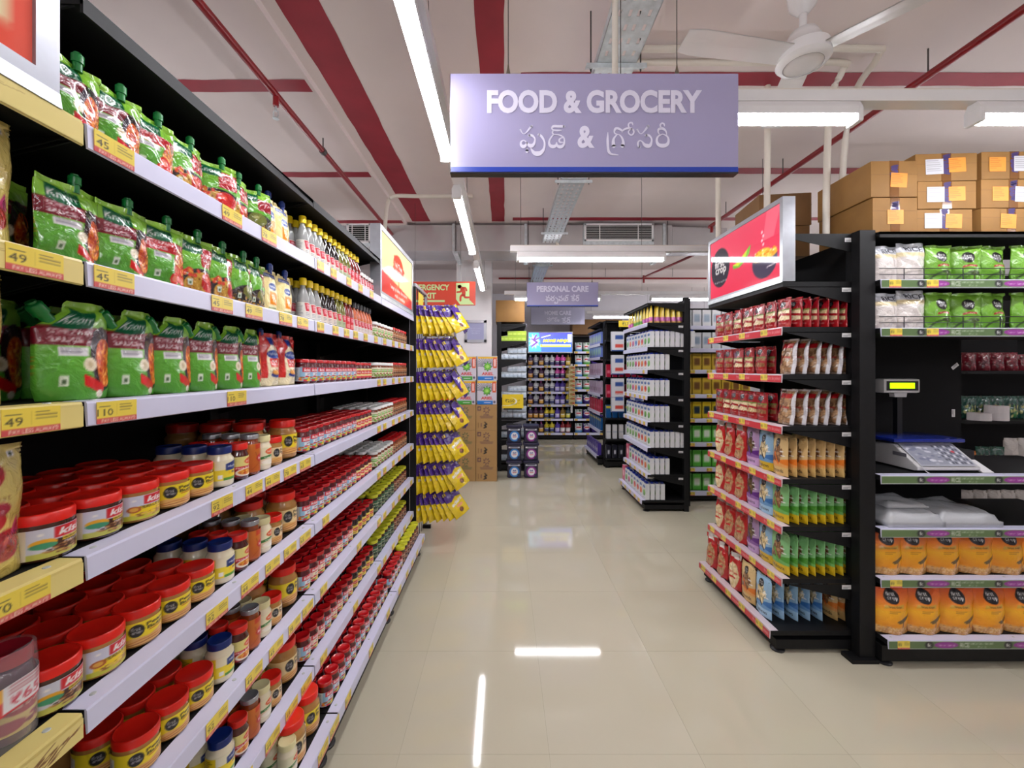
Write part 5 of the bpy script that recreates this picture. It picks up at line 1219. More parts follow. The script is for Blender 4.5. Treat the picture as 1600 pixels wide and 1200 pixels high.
# cloudy plastic sleeves on the fourth shelf
PLA = M('cloudy_plastic_sheet', (224, 226, 230), rough=.16, alpha=.5, spec=.7, bump=.5, bscale=20)
PLW = M('white_bag_stack', (232, 236, 238), rough=.3, bump=.3, bscale=14)
for i, (x, w) in enumerate(((2.17, .3), (2.46, .32))):
    t = thing('plastic_bag_pack', ('pack of clear plastic bags lying on the fourth rice shelf, near the post' if not i else 'pack of clear plastic bags lying beside the one by the post'), 'bags', None, (x, YE+.16, EZ[3]+.002), group='packs of clear bags')
    r = random.Random(i+4)
    def slab(w, d, h, z, name, mat, amp):
        n = 14; V = []; 
        for top_ in (1, 0):
            for j in range(n+1):
                for k_ in range(n+1):
                    u, v = k_/n, j/n; e = min(1, 5*min(u, 1-u), 5*min(v, 1-v))**.5
                    V.append(((u-.5)*w, (v-.5)*d, z+(h*(.35+.65*e)+amp*e*(sin(u*9+i)*cos(v*7)+sin(v*13+u*4))/2 if top_ else 0)))
        F = grid_faces(n, n)+grid_faces(n, n, (n+1)**2, True)
        q = (n+1)**2
        for a in range(n):
            for (p, s_) in ((a, a+1), ((n+1)*n+a+1, (n+1)*n+a), ((n+1)*(a+1), (n+1)*a), ((n+1)*a+n, (n+1)*(a+1)+n)): F.append((p, p+q, s_+q, s_))
        me = bpy.data.meshes.new(name); me.from_pydata(V, [], F); me.materials.append(mat); me.polygons.foreach_set('use_smooth', [True]*len(F)); me.update(); return me
    ob('white_bags', slab(w*.92, .2, .05, 0, 'white_bags', PLW, .006), t)
    ob('clear_sleeve', slab(w, .3, .085, 0, 'clear_sleeve', PLA, .012), t)
    if not i: ob('folded_sleeve', slab(.22, .2, .03, .085, 'folded_sleeve', PLA, .01), t)

# things seen through the rice bay: the back of the neighbouring shelves
cvr = Cv(24, 30, (120, 20, 36)); cvr.speck(.5, .5, .4, .4, [(150, 40, 56), (90, 10, 24), (190, 150, 150)], 30, .06)
cvg = Cv(24, 30, (26, 74, 60)); cvg.speck(.5, .4, .4, .3, [(60, 130, 60), (190, 190, 120), (20, 50, 46)], 24, .08); cvo = Cv(20, 24, (196, 110, 30)); cvo.speck(.5, .3, .3, .2, [(236, 180, 40)], 8, .1)
cvw = Cv(20, 24, (196, 188, 182))
pk = {n: dict(root=pouch('snack_packet', c, .085, h, .05, FILM, seed=90+i), parts=[]) for i, (n, c, h) in enumerate((('red', cvr, .13), ('teal', cvg, .16), ('orange', cvo, .13), ('white', cvw, .22)))}
for s, z, ks in ((0, 1.53, ['red']*5), (1, 1.19, ['teal']*5), (2, .83, ['orange', 'teal', 'teal', 'white', 'white']), (3, .46, ['white']*6)):
    for i, k in enumerate(ks):
        place(pk[k], 'snack_packet', '%s packet, %s along, %s shelf down behind the weighing scale' % (k, ORD[i], ORD[s]), 'packet', (3.31+.1*i-(.12 if s == 3 else 0), 2.92, z+.002), -.25, 'packets behind the weighing scale')
ow = thing('inner_shelf', 'black inner shelf holding packets and white label rolls', 'shelf', None, (3.6, 2.92, 0))
for z in (1.53, 1.19, .83, .46): ob('board', MB().box(-.45, .5, -.12, .1, -.02, 0).mesh('board', BLACK), ow, (0, 0, z))
for x in (-.43, .48): ob('leg', MB().box(x-.015, x+.015, .1, .13, 0, 2.24).mesh('leg', BLACK), ow)
ob('back_board', MB().box(-.45, .5, .13, .14, .1, 2.24).mesh('back_board', BLACKB), ow)
TR = MB().lathe([(.018, 0), (.058, 0), (.058, .05), (.018, .05), (.018, 0)], 24).mesh('label_roll', M('white_label_roll', (214, 206, 206), rough=.6, noise=.06))
for (x, y, z), w in (((3.28, 2.83, 1.19), 'white label roll lying alone beside the stacked pair'), ((3.40, 2.83, 1.19), 'lower white label roll of the stacked pair'), ((3.40, 2.83, 1.2405), 'upper white label roll of the stacked pair')):
    r = thing('label_roll', w, 'roll', TR, (x, y, z+.0005), group='white label rolls')
    ob('core', MB().lathe([(.016, 0), (.018, 0), (.018, .051), (.016, .051), (.016, 0)], 16).mesh('core', KRAFT), r)

# ------------------------------------------------------------------ cartons on top of the rice bay
def slip(col, lines=True, seed=1):
    cv = Cv(30, 26, col); r = random.Random(seed); dk = tuple(int(v*.5) for v in col)
    for i in range(6): cv.rect(.08, .9-.13*i-.03, r.uniform(.4, .92), .9-.13*i, tuple(int(v*.68) for v in col))
    return cv
ORG = plate('orange_label', slip((244, 150, 54), seed=3), .085, .075, PAPER); WHT = plate('white_label', slip((204, 204, 210), seed=5), .09, .08, PAPER)
def carton(label, x, y, z, w, d, h, yaw=0, marks=(), tape=True, mat=KRAFT, group='cartons on top of the shelves'):
    t = thing('carton', label, 'box', None, (x, y, z), yaw, group=group)
    ob('box_body', boxm('box_body', w, d, h, mat, .003), t)
    ob('flap_seam', MB().box(-w/2-.0006, w/2+.0006, -d/2-.0006, -d/2+.002, h*.62, h*.62+.0016).mesh('flap_seam', KRAFTD), t)
    if tape:
        ob('packing_tape', MB().box(-.024, .024, -d/2-.0012, -d/2, .0, h).box(-.024, .024, -d/2, d/2, h, h+.001).mesh('packing_tape', TAPE), t)
        ob('tape_print', strokes_mesh([[(0, 0, 9), (6, 26, 9), (12, 0, 9), (18, 26, 9), (24, 4, 9), (34, 4, 9), (34, 26, 9), (44, 26, 9), (50, 0, 9), (60, 14, 9), (54, 26, 9), (70, 22, 9), (74, 0, 9), (84, 24, 9), (90, 2, 9)]], (45, 13), .0011, M('violet_ink', (66, 50, 110)), 'tape_print'), t, (0.0, -d/2-.002, h*.6), rot=(0, pi/2, 0))
    for me, mx, mz, a in marks: ob(me.name.split('.')[0], me, t, (mx, -d/2-.003, mz), rot=(0, a, 0))
    return t
zt = 2.264
o_, w_ = ORG, WHT
carton('lower carton of the two-box stack nearest the red header', 2.065, 2.35, zt, .235, .37, .185, .0, [(o_, .0, .045, .0)])
carton('upper carton of the two-box stack nearest the red header', 2.06, 2.35, zt+.187, .24, .38, .19, -.02, [(o_, .02, .05, .06)])
carton('lowest carton of the middle three-box stack', 2.335, 2.35, zt, .29, .36, .125, -.02, [(w_, -.06, .025, .0), (o_, .045, .025, .03)])
carton('centre carton of the middle three-box stack', 2.345, 2.35, zt+.127, .30, .37, .145, -.03, [(w_, -.06, .035, .0), (o_, .05, .04, -.02)])
carton('topmost carton of the middle three-box stack', 2.345, 2.35, zt+.274, .31, .37, .145, -.05, [(w_, -.06, .035, -.03), (o_, .055, .045, -.04)])
carton('lowest carton of the end three-box stack, partly cut off', 2.68, 2.35, zt, .33, .36, .13, .03, [(o_, -.02, .025, .05)])
carton('centre carton of the end three-box stack, partly cut off', 2.69, 2.35, zt+.132, .34, .37, .15, .0, [(o_, -.07, .035, .0), (w_, .05, .03, .04)])
carton('topmost carton of the end three-box stack, partly cut off', 2.70, 2.35, zt+.284, .34, .37, .145, -.02, [(o_, -.09, .04, .0), (w_, .04, .04, .0)])
carton('brown carton behind the red header, under another', 1.86, 2.86, 2.28, .3, .35, .2, -.1, (), False, KRAFTD)
carton('dark brown carton on top behind the red header', 1.86, 2.86, 2.482, .32, .36, .21, -.12, (), False, KRAFTD)
carton('carton high behind the end stack at the frame edge', 2.95, 2.75, 2.44, .4, .3, .32, 0, (), False, KRAFTD)
carton('carton under the high one behind the end stack', 2.95, 2.75, 2.21, .4, .3, .228, 0, (), False, KRAFTD)
# ================================================================== MIDDLE, FAR AND BACK SHELVES
def artm(stripe, c2, bg=(226, 226, 226)):
    cv = Cv(12, 22, bg); cv.ell(.5, .78, .34, .08, (70, 110, 170)); cv.ell(.55, .42, .34, .18, stripe); cv.ell(.45, .3, .2, .08, c2); cv.rect(.2, .08, .8, .12, (150, 160, 170)); return cv
def carton_bottle(key, w, d, h, cv, side, cap):
    b = printed_box('bottle_body', w, d, h, cv, side, (210, 212, 214), CARD)
    parts = []
    if cap: parts.append(('cap', MB().box(-w*.32, w*.32, -d*.34, d*.34, h, h+.018).mesh('cap', cap, bevel=.003), (0, 0, 0)))
    return dict(root=b, parts=parts)
CB = M('cobalt_cap', (24, 44, 140), rough=.3); CWH = LIDW
MID = {}
for k, (a, b) in dict(green=((120, 180, 80), (60, 130, 60)), orange=((232, 130, 60), (210, 60, 50)), red=((214, 60, 70), (240, 150, 60)), blue=((60, 120, 190), (120, 170, 220)), pink=((214, 60, 130), (120, 40, 110))).items():
    MID[k] = carton_bottle(k, .095, .045, .17, artm(a, b), (222, 224, 226), CB)
cvs = Cv(8, 22, (224, 226, 228)); cvs.rect(.3, .5, .7, .74, (40, 80, 60)); cvs.rect(.35, .3, .65, .4, (120, 160, 120))
MID['pinkbox'] = carton_bottle('pk', .095, .05, .19, Cv(10, 20, (226, 90, 130)).ell(.5, .5, .3, .2, (250, 200, 210)), (220, 80, 120), None)
cvy = Cv(14, 24, (238, 206, 70)); cvy.rect(0, .12, 1, .34, (206, 90, 170)); cvy.rect(.2, .16, .8, .3, (226, 130, 190)); cvy.rect(0, 0, 1, .12, (226, 176, 90))
cvy2 = Cv(14, 24, (240, 226, 110)); cvy2.rect(0, .12, 1, .3, (120, 190, 80)); cvy2.ell(.5, .55, .3, .15, (250, 250, 220))
TUB = {'y': dict(root=pouch('lotion_tube', cvy, .075, .19, .045, SOFT, seed=101, crump=.001, top=.95, taper=.25), parts=[]), 'g': dict(root=pouch('lotion_tube', cvy2, .075, .19, .045, SOFT, seed=102, crump=.001, top=.95, taper=.25), parts=[])}
XM = 1.55; MY0, MY1 = 4.43, 5.32; LM = MY1-MY0
MZ = [2.047, 1.784, 1.535, 1.251, .968, .69, .40, .123]
tm = {i: [(x, TAGF) for x in (.12, .3, .48, .66, .8)] for i in (3, 4, 6, 7)}; tm[2] = [(.78, TAGF)]
gm = gondola('black shelving bay of white baby care packs in the middle distance', (XM, MY1, 0), N4, LM, .45, MZ, 2.32, RAILW, tm, base_front=-.06, stickers=True, group='household shelving', canopy=(2.26, .0, .45))
mc = {}
def mp(pr, name, desc, cat, x, y, s, rz=N4, Z=MZ, where='mid-aisle baby bay', group='packs on the baby care shelves'):
    k = (desc, s, where); mc[k] = mc.get(k, 0)+1
    return place(pr, name, '%s, %s from the far end, %s shelf of the %s' % (desc, ORD[mc[k]-1], ORD[s], where), cat, (x, y, Z[s]+.0015), rz, group)
for s in range(8):
    xf = XM+.03-(.05 if s == 7 else 0)
    if s == 0:
        for i in range(8): mp(TUB['g' if 1 < i < 5 else 'y'], 'lotion_tube', 'green-banded lotion tube' if 1 < i < 5 else 'yellow lotion tube', 'tube', xf+.03, MY1-.07-i*.107, 0)
        for i in range(1, 7): 
            place(TUB['y'], 'lotion_tube', 'yellow lotion tube, %s back in the near column of the baby bay' % ORD[i], 'tube', (xf+.03+.06*i, MY1-.07-7*.107, MZ[0]+.0015), N4+.5, 'packs on the baby care shelves')
        continue
    ks = [['green', 'orange', 'pink', 'blue', 'orange', 'red', 'green', 'green'], ['green', 'green', 'green', 'pink', 'orange', 'orange', 'red', 'green'], ['green', 'green', 'pink', 'orange', 'blue', 'orange', 'red', 'green'], ['green', 'green', 'pink', 'green', 'orange', 'red', 'green', 'green'],
          ['green', 'green', 'green', 'green', 'red', 'red', 'orange', 'green'], ['pinkbox', 'green', 'pink', 'pink', 'red', 'red', 'orange', 'green'], ['pinkbox', 'green', 'pink', 'green', 'red', 'red', 'orange', 'green']][s-1]
    for i, k in enumerate(ks): 
        mp(MID[k], 'baby_lotion_bottle', '%s-marked white bottle' % k.replace('box', ' boxed').replace('pink boxed', 'pink-boxed'), 'bottle', xf+.025, MY1-.065-i*.109, s)
        if k != 'pinkbox' and i > 1: place(MID[k], 'baby_lotion_bottle', 'blue-capped white bottle behind the front row, %s along, %s baby shelf' % (ORD[i], ORD[s]), 'bottle', (xf+.08, MY1-.065-i*.109, MZ[s]+.0015), N4, 'packs on the baby care shelves')
    for d in range(1, {1: 8, 2: 3, 3: 3, 4: 3, 5: 7, 6: 3, 7: 3}[s]):
        place(MID['green'], 'baby_lotion_bottle', 'white bottle standing %s behind the front, near column, %s baby shelf' % (ORD[d-1], ORD[s]), 'bottle', (xf+.025+.055*(d+1), MY1-.065-7*.109, MZ[s]+.0015), N4, 'packs on the baby care shelves')
# the other side of that bay
g2 = gondola('black shelving bay facing the aisle behind the baby care bay', (2.075, 4.75, 0), 0, .9, .42, MZ, 2.32, RAILW, {i: [(.1, TAGF), (.3, TAGF)] for i in range(2, 8)}, group='household shelving', posts=())
r = random.Random(8)
OC = [Cv(8, 14, c).rect(.2, .3, .8, .7, d) for c, d in (((224, 226, 228), (150, 170, 190)), ((214, 180, 60), (120, 80, 40)), ((90, 190, 60), (230, 240, 220)), ((226, 196, 40), (30, 50, 70)))]
OB = [dict(root=printed_box('soap_pack', .1, .07, .19, c, tuple(int(v) for v in c.a[0, 0]), (200, 200, 200), CARD), parts=[]) for c in OC]
for s in range(8):
    for i in range(7): place(OB[[0, 0, 1, 1, 3, 2, 2, 2][s]], 'soap_pack', 'pack on the bay behind the baby bay, %s along, %s shelf' % (ORD[i], ORD[s]), 'pack', (2.15+.115*i, 4.85, MZ[s]+.0015), 0, 'packs behind the baby care bay')

# ------------------------------------------------------------------ far end bay with an end face towards the lens
FY0, FY1 = 6.58, 7.55; XF2 = 1.54; LF = FY1-FY0
FZ = [2.2, 1.96, 1.74, 1.44, 1.14, .84, .55, .15]
gondola('far shelving bay with bottles and tins, left of its hanging packs', (XF2, FY1, 0), N4, LF, .35, FZ, 2.33, RAILW, None, base_front=-.06, group='household shelving', canopy=(2.31, 0, .5), bare=(0,), plinth=True)
ec = gondola('end face shelving bay with hanging packs, in the distance', (XF2+.04, FY0-.2, 0), 0, .9, .18, [2.0, 1.7, 1.42, 1.1, .78, .45, .15], 2.3, RAILW, None, group='household shelving', bare=range(7), posts=(0,), canopy=(2.3, 0, .18))
cvh = Cv(16, 26, (222, 222, 228)); cvh.rect(.3, .6, .9, .8, (60, 90, 160)); cvh.rect(.3, .2, .9, .36, (220, 80, 70)); cvh.rect(0, 0, 1, .07, (40, 80, 150))
cvr2 = Cv(10, 18, (186, 26, 60)); cvr2.rect(.2, .3, .8, .5, (226, 120, 140)); cvb2 = Cv(10, 18, (30, 90, 150)); cvb2.rect(0, .72, 1, .9, (226, 200, 50)); cvk2 = Cv(10, 18, (34, 34, 50)); cvk2.rect(.3, .3, .7, .6, (210, 210, 220)); cvw2 = Cv(10, 18, (226, 226, 230)); cvw2.rect(0, .45, 1, .5, (170, 180, 200)); cvb3 = Cv(10, 18, (110, 130, 200)); cvb3.ell(.5, .5, .3, .3, (170, 220, 90)); cvp2 = Cv(10, 18, (190, 170, 190)); cvp2.rect(.1, .2, .9, .5, (140, 100, 130)); cvpu = Cv(10, 18, (80, 60, 150)); cvpu.rect(.2, .3, .8, .6, (220, 220, 230))
PB_ = {n: dict(root=printed_box('household_pack', w, .06, h, c, tuple(int(v) for v in c.a[-1, 0]), (190, 190, 196), CARD), parts=[]) for n, (c, w, h) in dict(white=(cvh, .19, .3), red=(cvr2, .07, .2), blue=(cvb2, .08, .2), black=(cvk2, .07, .2), pale=(cvw2, .065, .22), royal=(cvb3, .1, .19), mauve=(cvp2, .08, .2), purple=(cvpu, .09, .19)).items()}
for i, (z, n) in enumerate(((1.86, 'white'), (1.5, 'white'), (1.14, 'white'), (.92, 'white'))):
    for j, x in enumerate((XF2+.2, XF2+.5)):
        place(PB_['white'], 'hanging_pack', '%s white hanging pack down the %s strip of the distant end face' % (ORD[i], ('inner', 'outer')[j]), 'pack', (x, FY0-.275, z-.04), 0.0, 'white packs hung on the end face')
for s, (z, n, m) in enumerate(((1.1, 'red', 7), (1.42, 'red', 6), (.78, 'blue', 6), (.45, 'pale', 6), (.15, 'black', 6))):
    for i in range(m): place(PB_[n], 'household_pack', '%s pack, %s from the corner, tier %s of the distant end face' % (n, ORD[i], ('three', 'two', 'four', 'five', 'six')[s]), 'pack', (XF2+.1+.1*i, FY0-.11, z+.0015), 0, 'packs on the end face shelves')
for s, n in enumerate(('royal', 'royal', 'mauve', 'mauve', 'red', 'blue', 'purple')):
    s1 = s+1
    for i in range(7): place(PB_[n], 'household_pack', '%s pack, %s from far end, %s shelf of the far bay' % (n, ORD[i], ORD[s1]), 'pack', (XF2+.05-(.05 if s1 == 7 else 0), FY1-.09-i*.13, FZ[s1]+.0015), N4, 'packs on the far bay')
t = thing('price_card', 'small yellow 179 price card atop the distant end face', 'card', None, (XF2+.36, FY0-.205, 2.2)); cvq = Cv(24, 10, YEL); cvq.text('₹179', .5, .5, .5, .5, K_, 0)
ob('card', plate('card', cvq, .24, .1, CARD, t=.003), t); ob('clip', MB().box(-.1, -.08, 0, .02, -.03, .01).box(.08, .1, 0, .02, -.03, .01).mesh('clip', DARK), t)

# ------------------------------------------------------------------ back wall bays
YB = 8.95
BZ = [1.8, 1.46, 1.15, .86, .55, .245]
gb = gondola('back wall shelving bay of detergent bottles under the lit screen', (.5, YB, 0), 0, 1.0, .42, [1.62, 1.34, 1.05, .77, .46, .15], 2.05, RAILW, {i: [(x, TAGF) for x in (.06, .4, .48, .8)] for i in range(6)}, group='back wall shelving', screws=False)
gondola('back wall shelving bay of detergent packs beside the bottles', (1.52, YB, 0), 0, 1.0, .42, [1.93, 1.65, 1.38, 1.1, .78, .46, .15], 2.3, RAILW, {i: [(x, TAGF) for x in (.05, .3, .6)] for i in range(7)}, group='back wall shelving', screws=False)
def jug(c, lab_c, capc, key):
    prof = [(.04, 0), (.05, .01), (.052, .12), (.046, .165), (.03, .19), (.018, .2), (.018, .205)]
    body = MB().lathe(prof, 14, sx=1.0, sy=.62).mesh('bottle_body', M('jug_%s' % key, c, rough=.25, coat=.3), smooth=True, angle=60)
    cap = MB().lathe([(.02, 0), (.02, .03), (.016, .036), (0, .036)], 12).mesh('cap', M('jugcap_%s' % key, capc, rough=.3), smooth=True)
    hd = MB().tube(catmull([(.035, 0, .185), (.055, 0, .18), (.062, 0, .14), (.05, 0, .11)], 4), .007, 6).mesh('handle', M('jug_%s' % key, c), smooth=True)
    cv = Cv(12, 12, lab_c); cv.ell(.5, .5, .3, .3, tuple(min(255, v+40) for v in lab_c)); cv.rect(.2, .7, .8, .85, W_)
    return dict(root=body, parts=[('cap', cap, (0, 0, .2)), ('handle', hd), ('label', wrap('label', cv, .0525, .09, CARD, .02, -75, 75, sy=.63))])
JUG = {k: jug(*v, k) for k, v in dict(violet=((70, 50, 96), (196, 130, 50), (220, 220, 226)), plum=((80, 46, 76), (206, 150, 60), (180, 60, 140)), white=((212, 212, 216), (46, 50, 90), (206, 206, 214)), pink=((222, 80, 170), (50, 40, 90), (230, 110, 190)), gold=((146, 116, 40), (196, 166, 60), (140, 110, 40)), purple=((92, 70, 176), (170, 160, 210), (120, 90, 190)), yellow=((226, 206, 50), (40, 50, 100), (230, 214, 70)), red=((150, 26, 36), (210, 200, 200), (170, 30, 40)), teal=((40, 70, 90), (196, 190, 60), (40, 60, 90))).items()}
rows = [['violet', 'white', 'plum', 'white', 'white', 'pink', 'pink', 'gold'], ['violet', 'white', 'plum', 'white', 'white', 'pink', 'pink', 'gold'], ['violet', 'white', 'plum', 'white', 'white', 'purple', 'purple', 'gold'], ['violet', 'white', 'plum', 'white', 'white', 'purple', 'purple', 'yellow'], ['violet', 'plum', 'plum', 'yellow', 'yellow', 'purple', 'gold', 'teal'], ['violet', 'white', 'plum', 'yellow', 'yellow', 'purple', 'red', 'red']]
bz = [1.62, 1.34, 1.05, .77, .46, .15]; jc = {}
for s, ks in enumerate(rows):
    for i, k in enumerate(ks):
        jc[s, k] = jc.get((s, k), 0)+1
        place(JUG[k], 'detergent_bottle', '%s detergent bottle, %s of its colour, %s shelf of the back bay' % (k, ORD[jc[s, k]-1], ORD[s]), 'bottle', (.575+.118*i, YB+.08, bz[s]+.0015), 0, 'detergent bottles on the back wall')
cvs_ = Cv(90, 40, (70, 90, 190)); cvs_.grad([(0, (60, 110, 210)), (1, (84, 84, 190))]); cvs_.poly([(0, 0), (.3, 0), (.24, 1), (0, 1)], (70, 170, 226)); cvs_.ell(.14, .55, .1, .3, (150, 216, 240))
for a in range(10): cvs_.line([(.13, .55), (.13+.13*cos(a*.63), .55+.36*sin(a*.63))], .02, (190, 226, 244), 2)
cvs_.line([(.18, .85), (.12, .6), (.2, .5), (.08, .3)], .04, (110, 50, 150), 2); cvs_.line([(.08, .66), (.14, .6), (.24, .72)], .035, (120, 60, 160), 2)
cvs_.text('HOME NINJA', .64, .56, .6, .2, (250, 230, 60), .045, .15); cvs_.line([(.3, .74), (.5, .86)], .02, W_, 2); cvs_.rect(.27, .26, .97, .38, (240, 222, 40)); cvs_.rect(.32, .33, .97, .37, W_); cvs_.rect(.9, .5, .99, .9, (226, 226, 240)); cvs_.text('HOME NINJA', .64, .56, .58, .18, (252, 226, 40), .03, .15)
lightbox('lit_screen', 'lit blue and yellow advertising screen above the detergent bottles', (.51, YB-.03, 1.9), 0, .98, .46, cvs_, SCREEN, frame=.02, thick=.06)
def packcv(c, b):
    cv = Cv(14, 16, c); cv.rect(0, 0, 1, .25, b); cv.ell(.5, .55, .36, .2, W_); cv.rect(.2, .5, .8, .6, (206, 40, 50)); cv.speck(.5, .85, .4, .1, [(60, 110, 60), (210, 216, 220)], 14, .08); return cv
DPK = {k: dict(root=pouch('detergent_pack', packcv(c, b), .16, .2, .09, SOFT, seed=120+i, crump=.004), parts=[]) for i, (k, c, b) in enumerate((('blue', (196, 200, 206), (90, 150, 210)), ('green', (190, 200, 190), (90, 170, 80)), ('violet', (66, 40, 130), (50, 30, 110))))}
for s, z in enumerate([1.93, 1.65, 1.38, 1.1, .78, .46, .15]):
    for i in range(5):
        k = ('blue', 'green', 'violet')[min(i, 2)] if s < 4 else ('blue' if i == 0 else 'violet')
        place(DPK[k], 'detergent_pack', '%s detergent pack, %s from the bottle bay, %s shelf by the back wall' % (k, ORD[i], ORD[s]), 'pack', (1.64+.18*i, YB+.1, z+.0015), 0, 'detergent packs on the back wall')
carton('big brown printed carton on top of the back wall bay', 2.05, 9.2, 2.31, 1.1, .35, .33, 0, (), False, KRAFTD, 'cartons above the back shelves')
thing('hanging_strip', 'narrow hanging strip carrying the sponge packs', 'strip', MB().box(-.02, .02, 0, .01, .6, 1.66).mesh('hanging_strip', WHITE), (1.46, YB-.065, 0))
for i in range(9):
    thing('sponge_pack', 'sponge pack on the narrow strip by the bottles, %s from the top' % ORD[i], 'pack', printed_box('sponge_pack', .13, .05, .085, Cv(8, 6, (206, 190, 140)).ell(.5, .5, .35, .25, (150, 120, 60)).rect(.6, .3, .9, .6, (190, 60, 50)), (200, 190, 150), (210, 200, 170), CARD), (1.46, YB-.09, 1.53-.095*i), 0, group='sponge packs on a strip')

# ------------------------------------------------------------------ wipes bay whose side shows its sloping brackets
XWp = .33; WY0, WY1 = 6.2, 7.1
WZ = [2.28-.28, 1.73, 1.47, 1.17, .86, .56, .15]
gondola('black shelving bay of pale wipes packs beside the pillar', (XWp, WY0, 0), pi/2, .9, .43, [2.23, 1.97, 1.69, 1.41, 1.11, .8, .5, .15], 2.26, RAILW, None, group='household shelving', posts=(0, 1))
wz = [2.23, 1.97, 1.69, 1.41, 1.11, .8, .5, .15]
cvl = Cv(8, 8, (170, 206, 40)); cvl.rect(.2, .3, .8, .6, (206, 226, 90)); cvl.rect(.0, .0, 1, .06, (90, 120, 30)); cvl2 = Cv(8, 8, (206, 216, 226)); cvl2.rect(.2, .3, .8, .5, (180, 196, 214)); cvl2.rect(0, 0, 1, .06, (120, 130, 140))
LIME = dict(root=printed_box('soap_box', .09, .06, .075, cvl, (176, 210, 46), (190, 220, 70), CARD), parts=[]); WIP = dict(root=pouch('wipes_pack', cvl2, .1, .09, .06, SOFT, seed=140, crump=.006, top=.97), parts=[])
for s in range(1, 8):
    z = wz[s]; p = LIME if s == 1 else WIP
    n1 = 6
    for lay in (0, 1):
        for i in range(n1 if lay == 0 else 4):
            x = XWp-.04-.065*i
            if x < -.06: continue
            place(p, 'soap_box' if s == 1 else 'wipes_pack', '%s, %s from the aisle edge, %s layer, %s shelf of the wipes bay' % ('lime soap box' if s == 1 else 'pale wipes pack', ORD[i], ('lower', 'upper')[lay], ORD[s]), 'pack', (x, WY0+.06, z+.0015+(.076 if s == 1 else .088)*lay), RND.uniform(-.1, .1) if s > 1 else 0, 'packs on the wipes bay')
            if lay == 0 and i < 2: place(p, 'soap_box' if s == 1 else 'wipes_pack', '%s deeper along the aisle edge, %s column, %s shelf of the wipes bay' % ('lime soap box' if s == 1 else 'pale wipes pack', ORD[i], ORD[s]), 'pack', (x, WY0+.2, z+.0015), pi/2, 'packs on the wipes bay')
carton('tan carton on top of the wipes bay by the pillar', .09, 6.45, 2.265, .44, .4, .33, 0, (), False, KRAFT, 'cartons above the back shelves')

# ------------------------------------------------------------------ floor stacks by the pillar
def art_ariel(bar):
    cv = Cv(44, 54, (206, 200, 212)); cv.rect(0, .88, 1, .95, (236, 186, 50)); cv.lines(.08, .89, .7, .94, 1, (120, 60, 40))
    for a in range(18):
        t = pi*.5*a/9+.1; cv.line([(.5+.24*cos(t), .55+.2*sin(t)), (.5+.62*cos(t), .55+.45*sin(t))], .018, (70, 76, 86), 1.25)
    cv.rect(0, .0, 1, .42, (206, 200, 212)); cv.rect(0, .95, 1, 1, (206, 204, 206)); cv.rect(0, .88, .78, .95, (236, 186, 50))
    cv.rect(.78, .5, .96, .92, (222, 90, 50)); cv.rect(.82, .56, .92, .86, (236, 200, 196))
    for a in range(8): t = a*pi/4; cv.ell(.5+.12*cos(t), .56+.1*sin(t), .1, .05, (30, 90, 50), t); 
    for a in range(8): t = a*pi/4; cv.ell(.5+.11*cos(t), .56+.09*sin(t), .08, .035, (120, 200, 60), t)
    cv.ell(.5, .56, .08, .065, (170, 220, 110)); cv.text('ARIEL', .5, .27, .58, .11, (210, 50, 50), .03, .1); cv.rect(0, 0, .8, .16, bar); cv.rect(.35, .07, .7, .09, W_); cv.ell(.88, .11, .06, .05, (90, 90, 110)); return cv
AG = printed_box('box_body', .265, .2, .333, art_ariel((70, 160, 60)), (210, 204, 210), (214, 210, 214), CARD); AB_ = printed_box('box_body', .265, .2, .333, art_ariel((40, 120, 206)), (210, 204, 210), (214, 210, 214), CARD)
def art_ship(c):
    cv = Cv(30, 38, (172, 134, 84)); cv.rect(.08, .76, .24, .92, c); cv.ell(.16, .84, .05, .05, (172, 134, 84))
    for a in range(7): t = a*.9; cv.line([(.5, .78), (.5+.14*cos(t), .78+.12*sin(t))], .035, c, 1.26)
    cv.ell(.5, .78, .08, .06, (172, 134, 84)); cv.text('ARIEL', .5, .6, .3, .05, c, .02); cv.rect(.18, .53, .82, .55, c); cv.rect(.22, .48, .78, .495, c); cv.rect(.1, .1, .14, .3, (140, 104, 60)); cv.rect(.24, .14, .27, .28, c); cv.line([(.38, .1), (.5, .14), (.4, .2), (.52, .24), (.42, .32)], .04, K_, 1.26); return cv
SG = printed_box('box_body', .284, .3, .35, art_ship((60, 90, 60)), (166, 128, 80), (176, 138, 88), PAPER); SP = printed_box('box_body', .284, .3, .35, art_ship((84, 56, 70)), (166, 128, 80), (176, 138, 88), PAPER)
for c, (x, gm_, bm2, w) in enumerate(((-.535, SG, AG, 'left'), (-.245, SP, AB_, 'right'))):
    for k in range(3):
        o = thing('shipping_carton', 'brown printed floor carton, %s from the floor, %s column by the pillar' % (ORD[k], w), 'box', None, (x, 5.78, .352*k+.001), group='brown cartons stacked by the pillar'); ob('box_body', gm_, o); ob('flap_seam', MB().box(-.001, .001, -.151, .151, .349, .351).mesh('flap_seam', KRAFTD), o)
    for k in range(2):
        o = thing('detergent_box', '%s-footed white detergent box, %s of the pair in its column' % (('green', 'blue')[c], ('lower', 'upper')[k]), 'box', None, (x+(.01 if k else 0)+.005, 5.74, 1.058+.335*k), group='detergent boxes on the cartons'); ob('box_body', bm2, o)
        ob('handle_tab', MB().box(-.04, .04, -.01, .01, .333, .336).mesh('handle_tab', M('white_tab', (220, 220, 220))), o)
OP = M('orange_pack_film', (226, 74, 28), rough=.25, bump=.4, bscale=14)
OPM = boxm('flat_pack', .3, .34, .062, OP, .014)
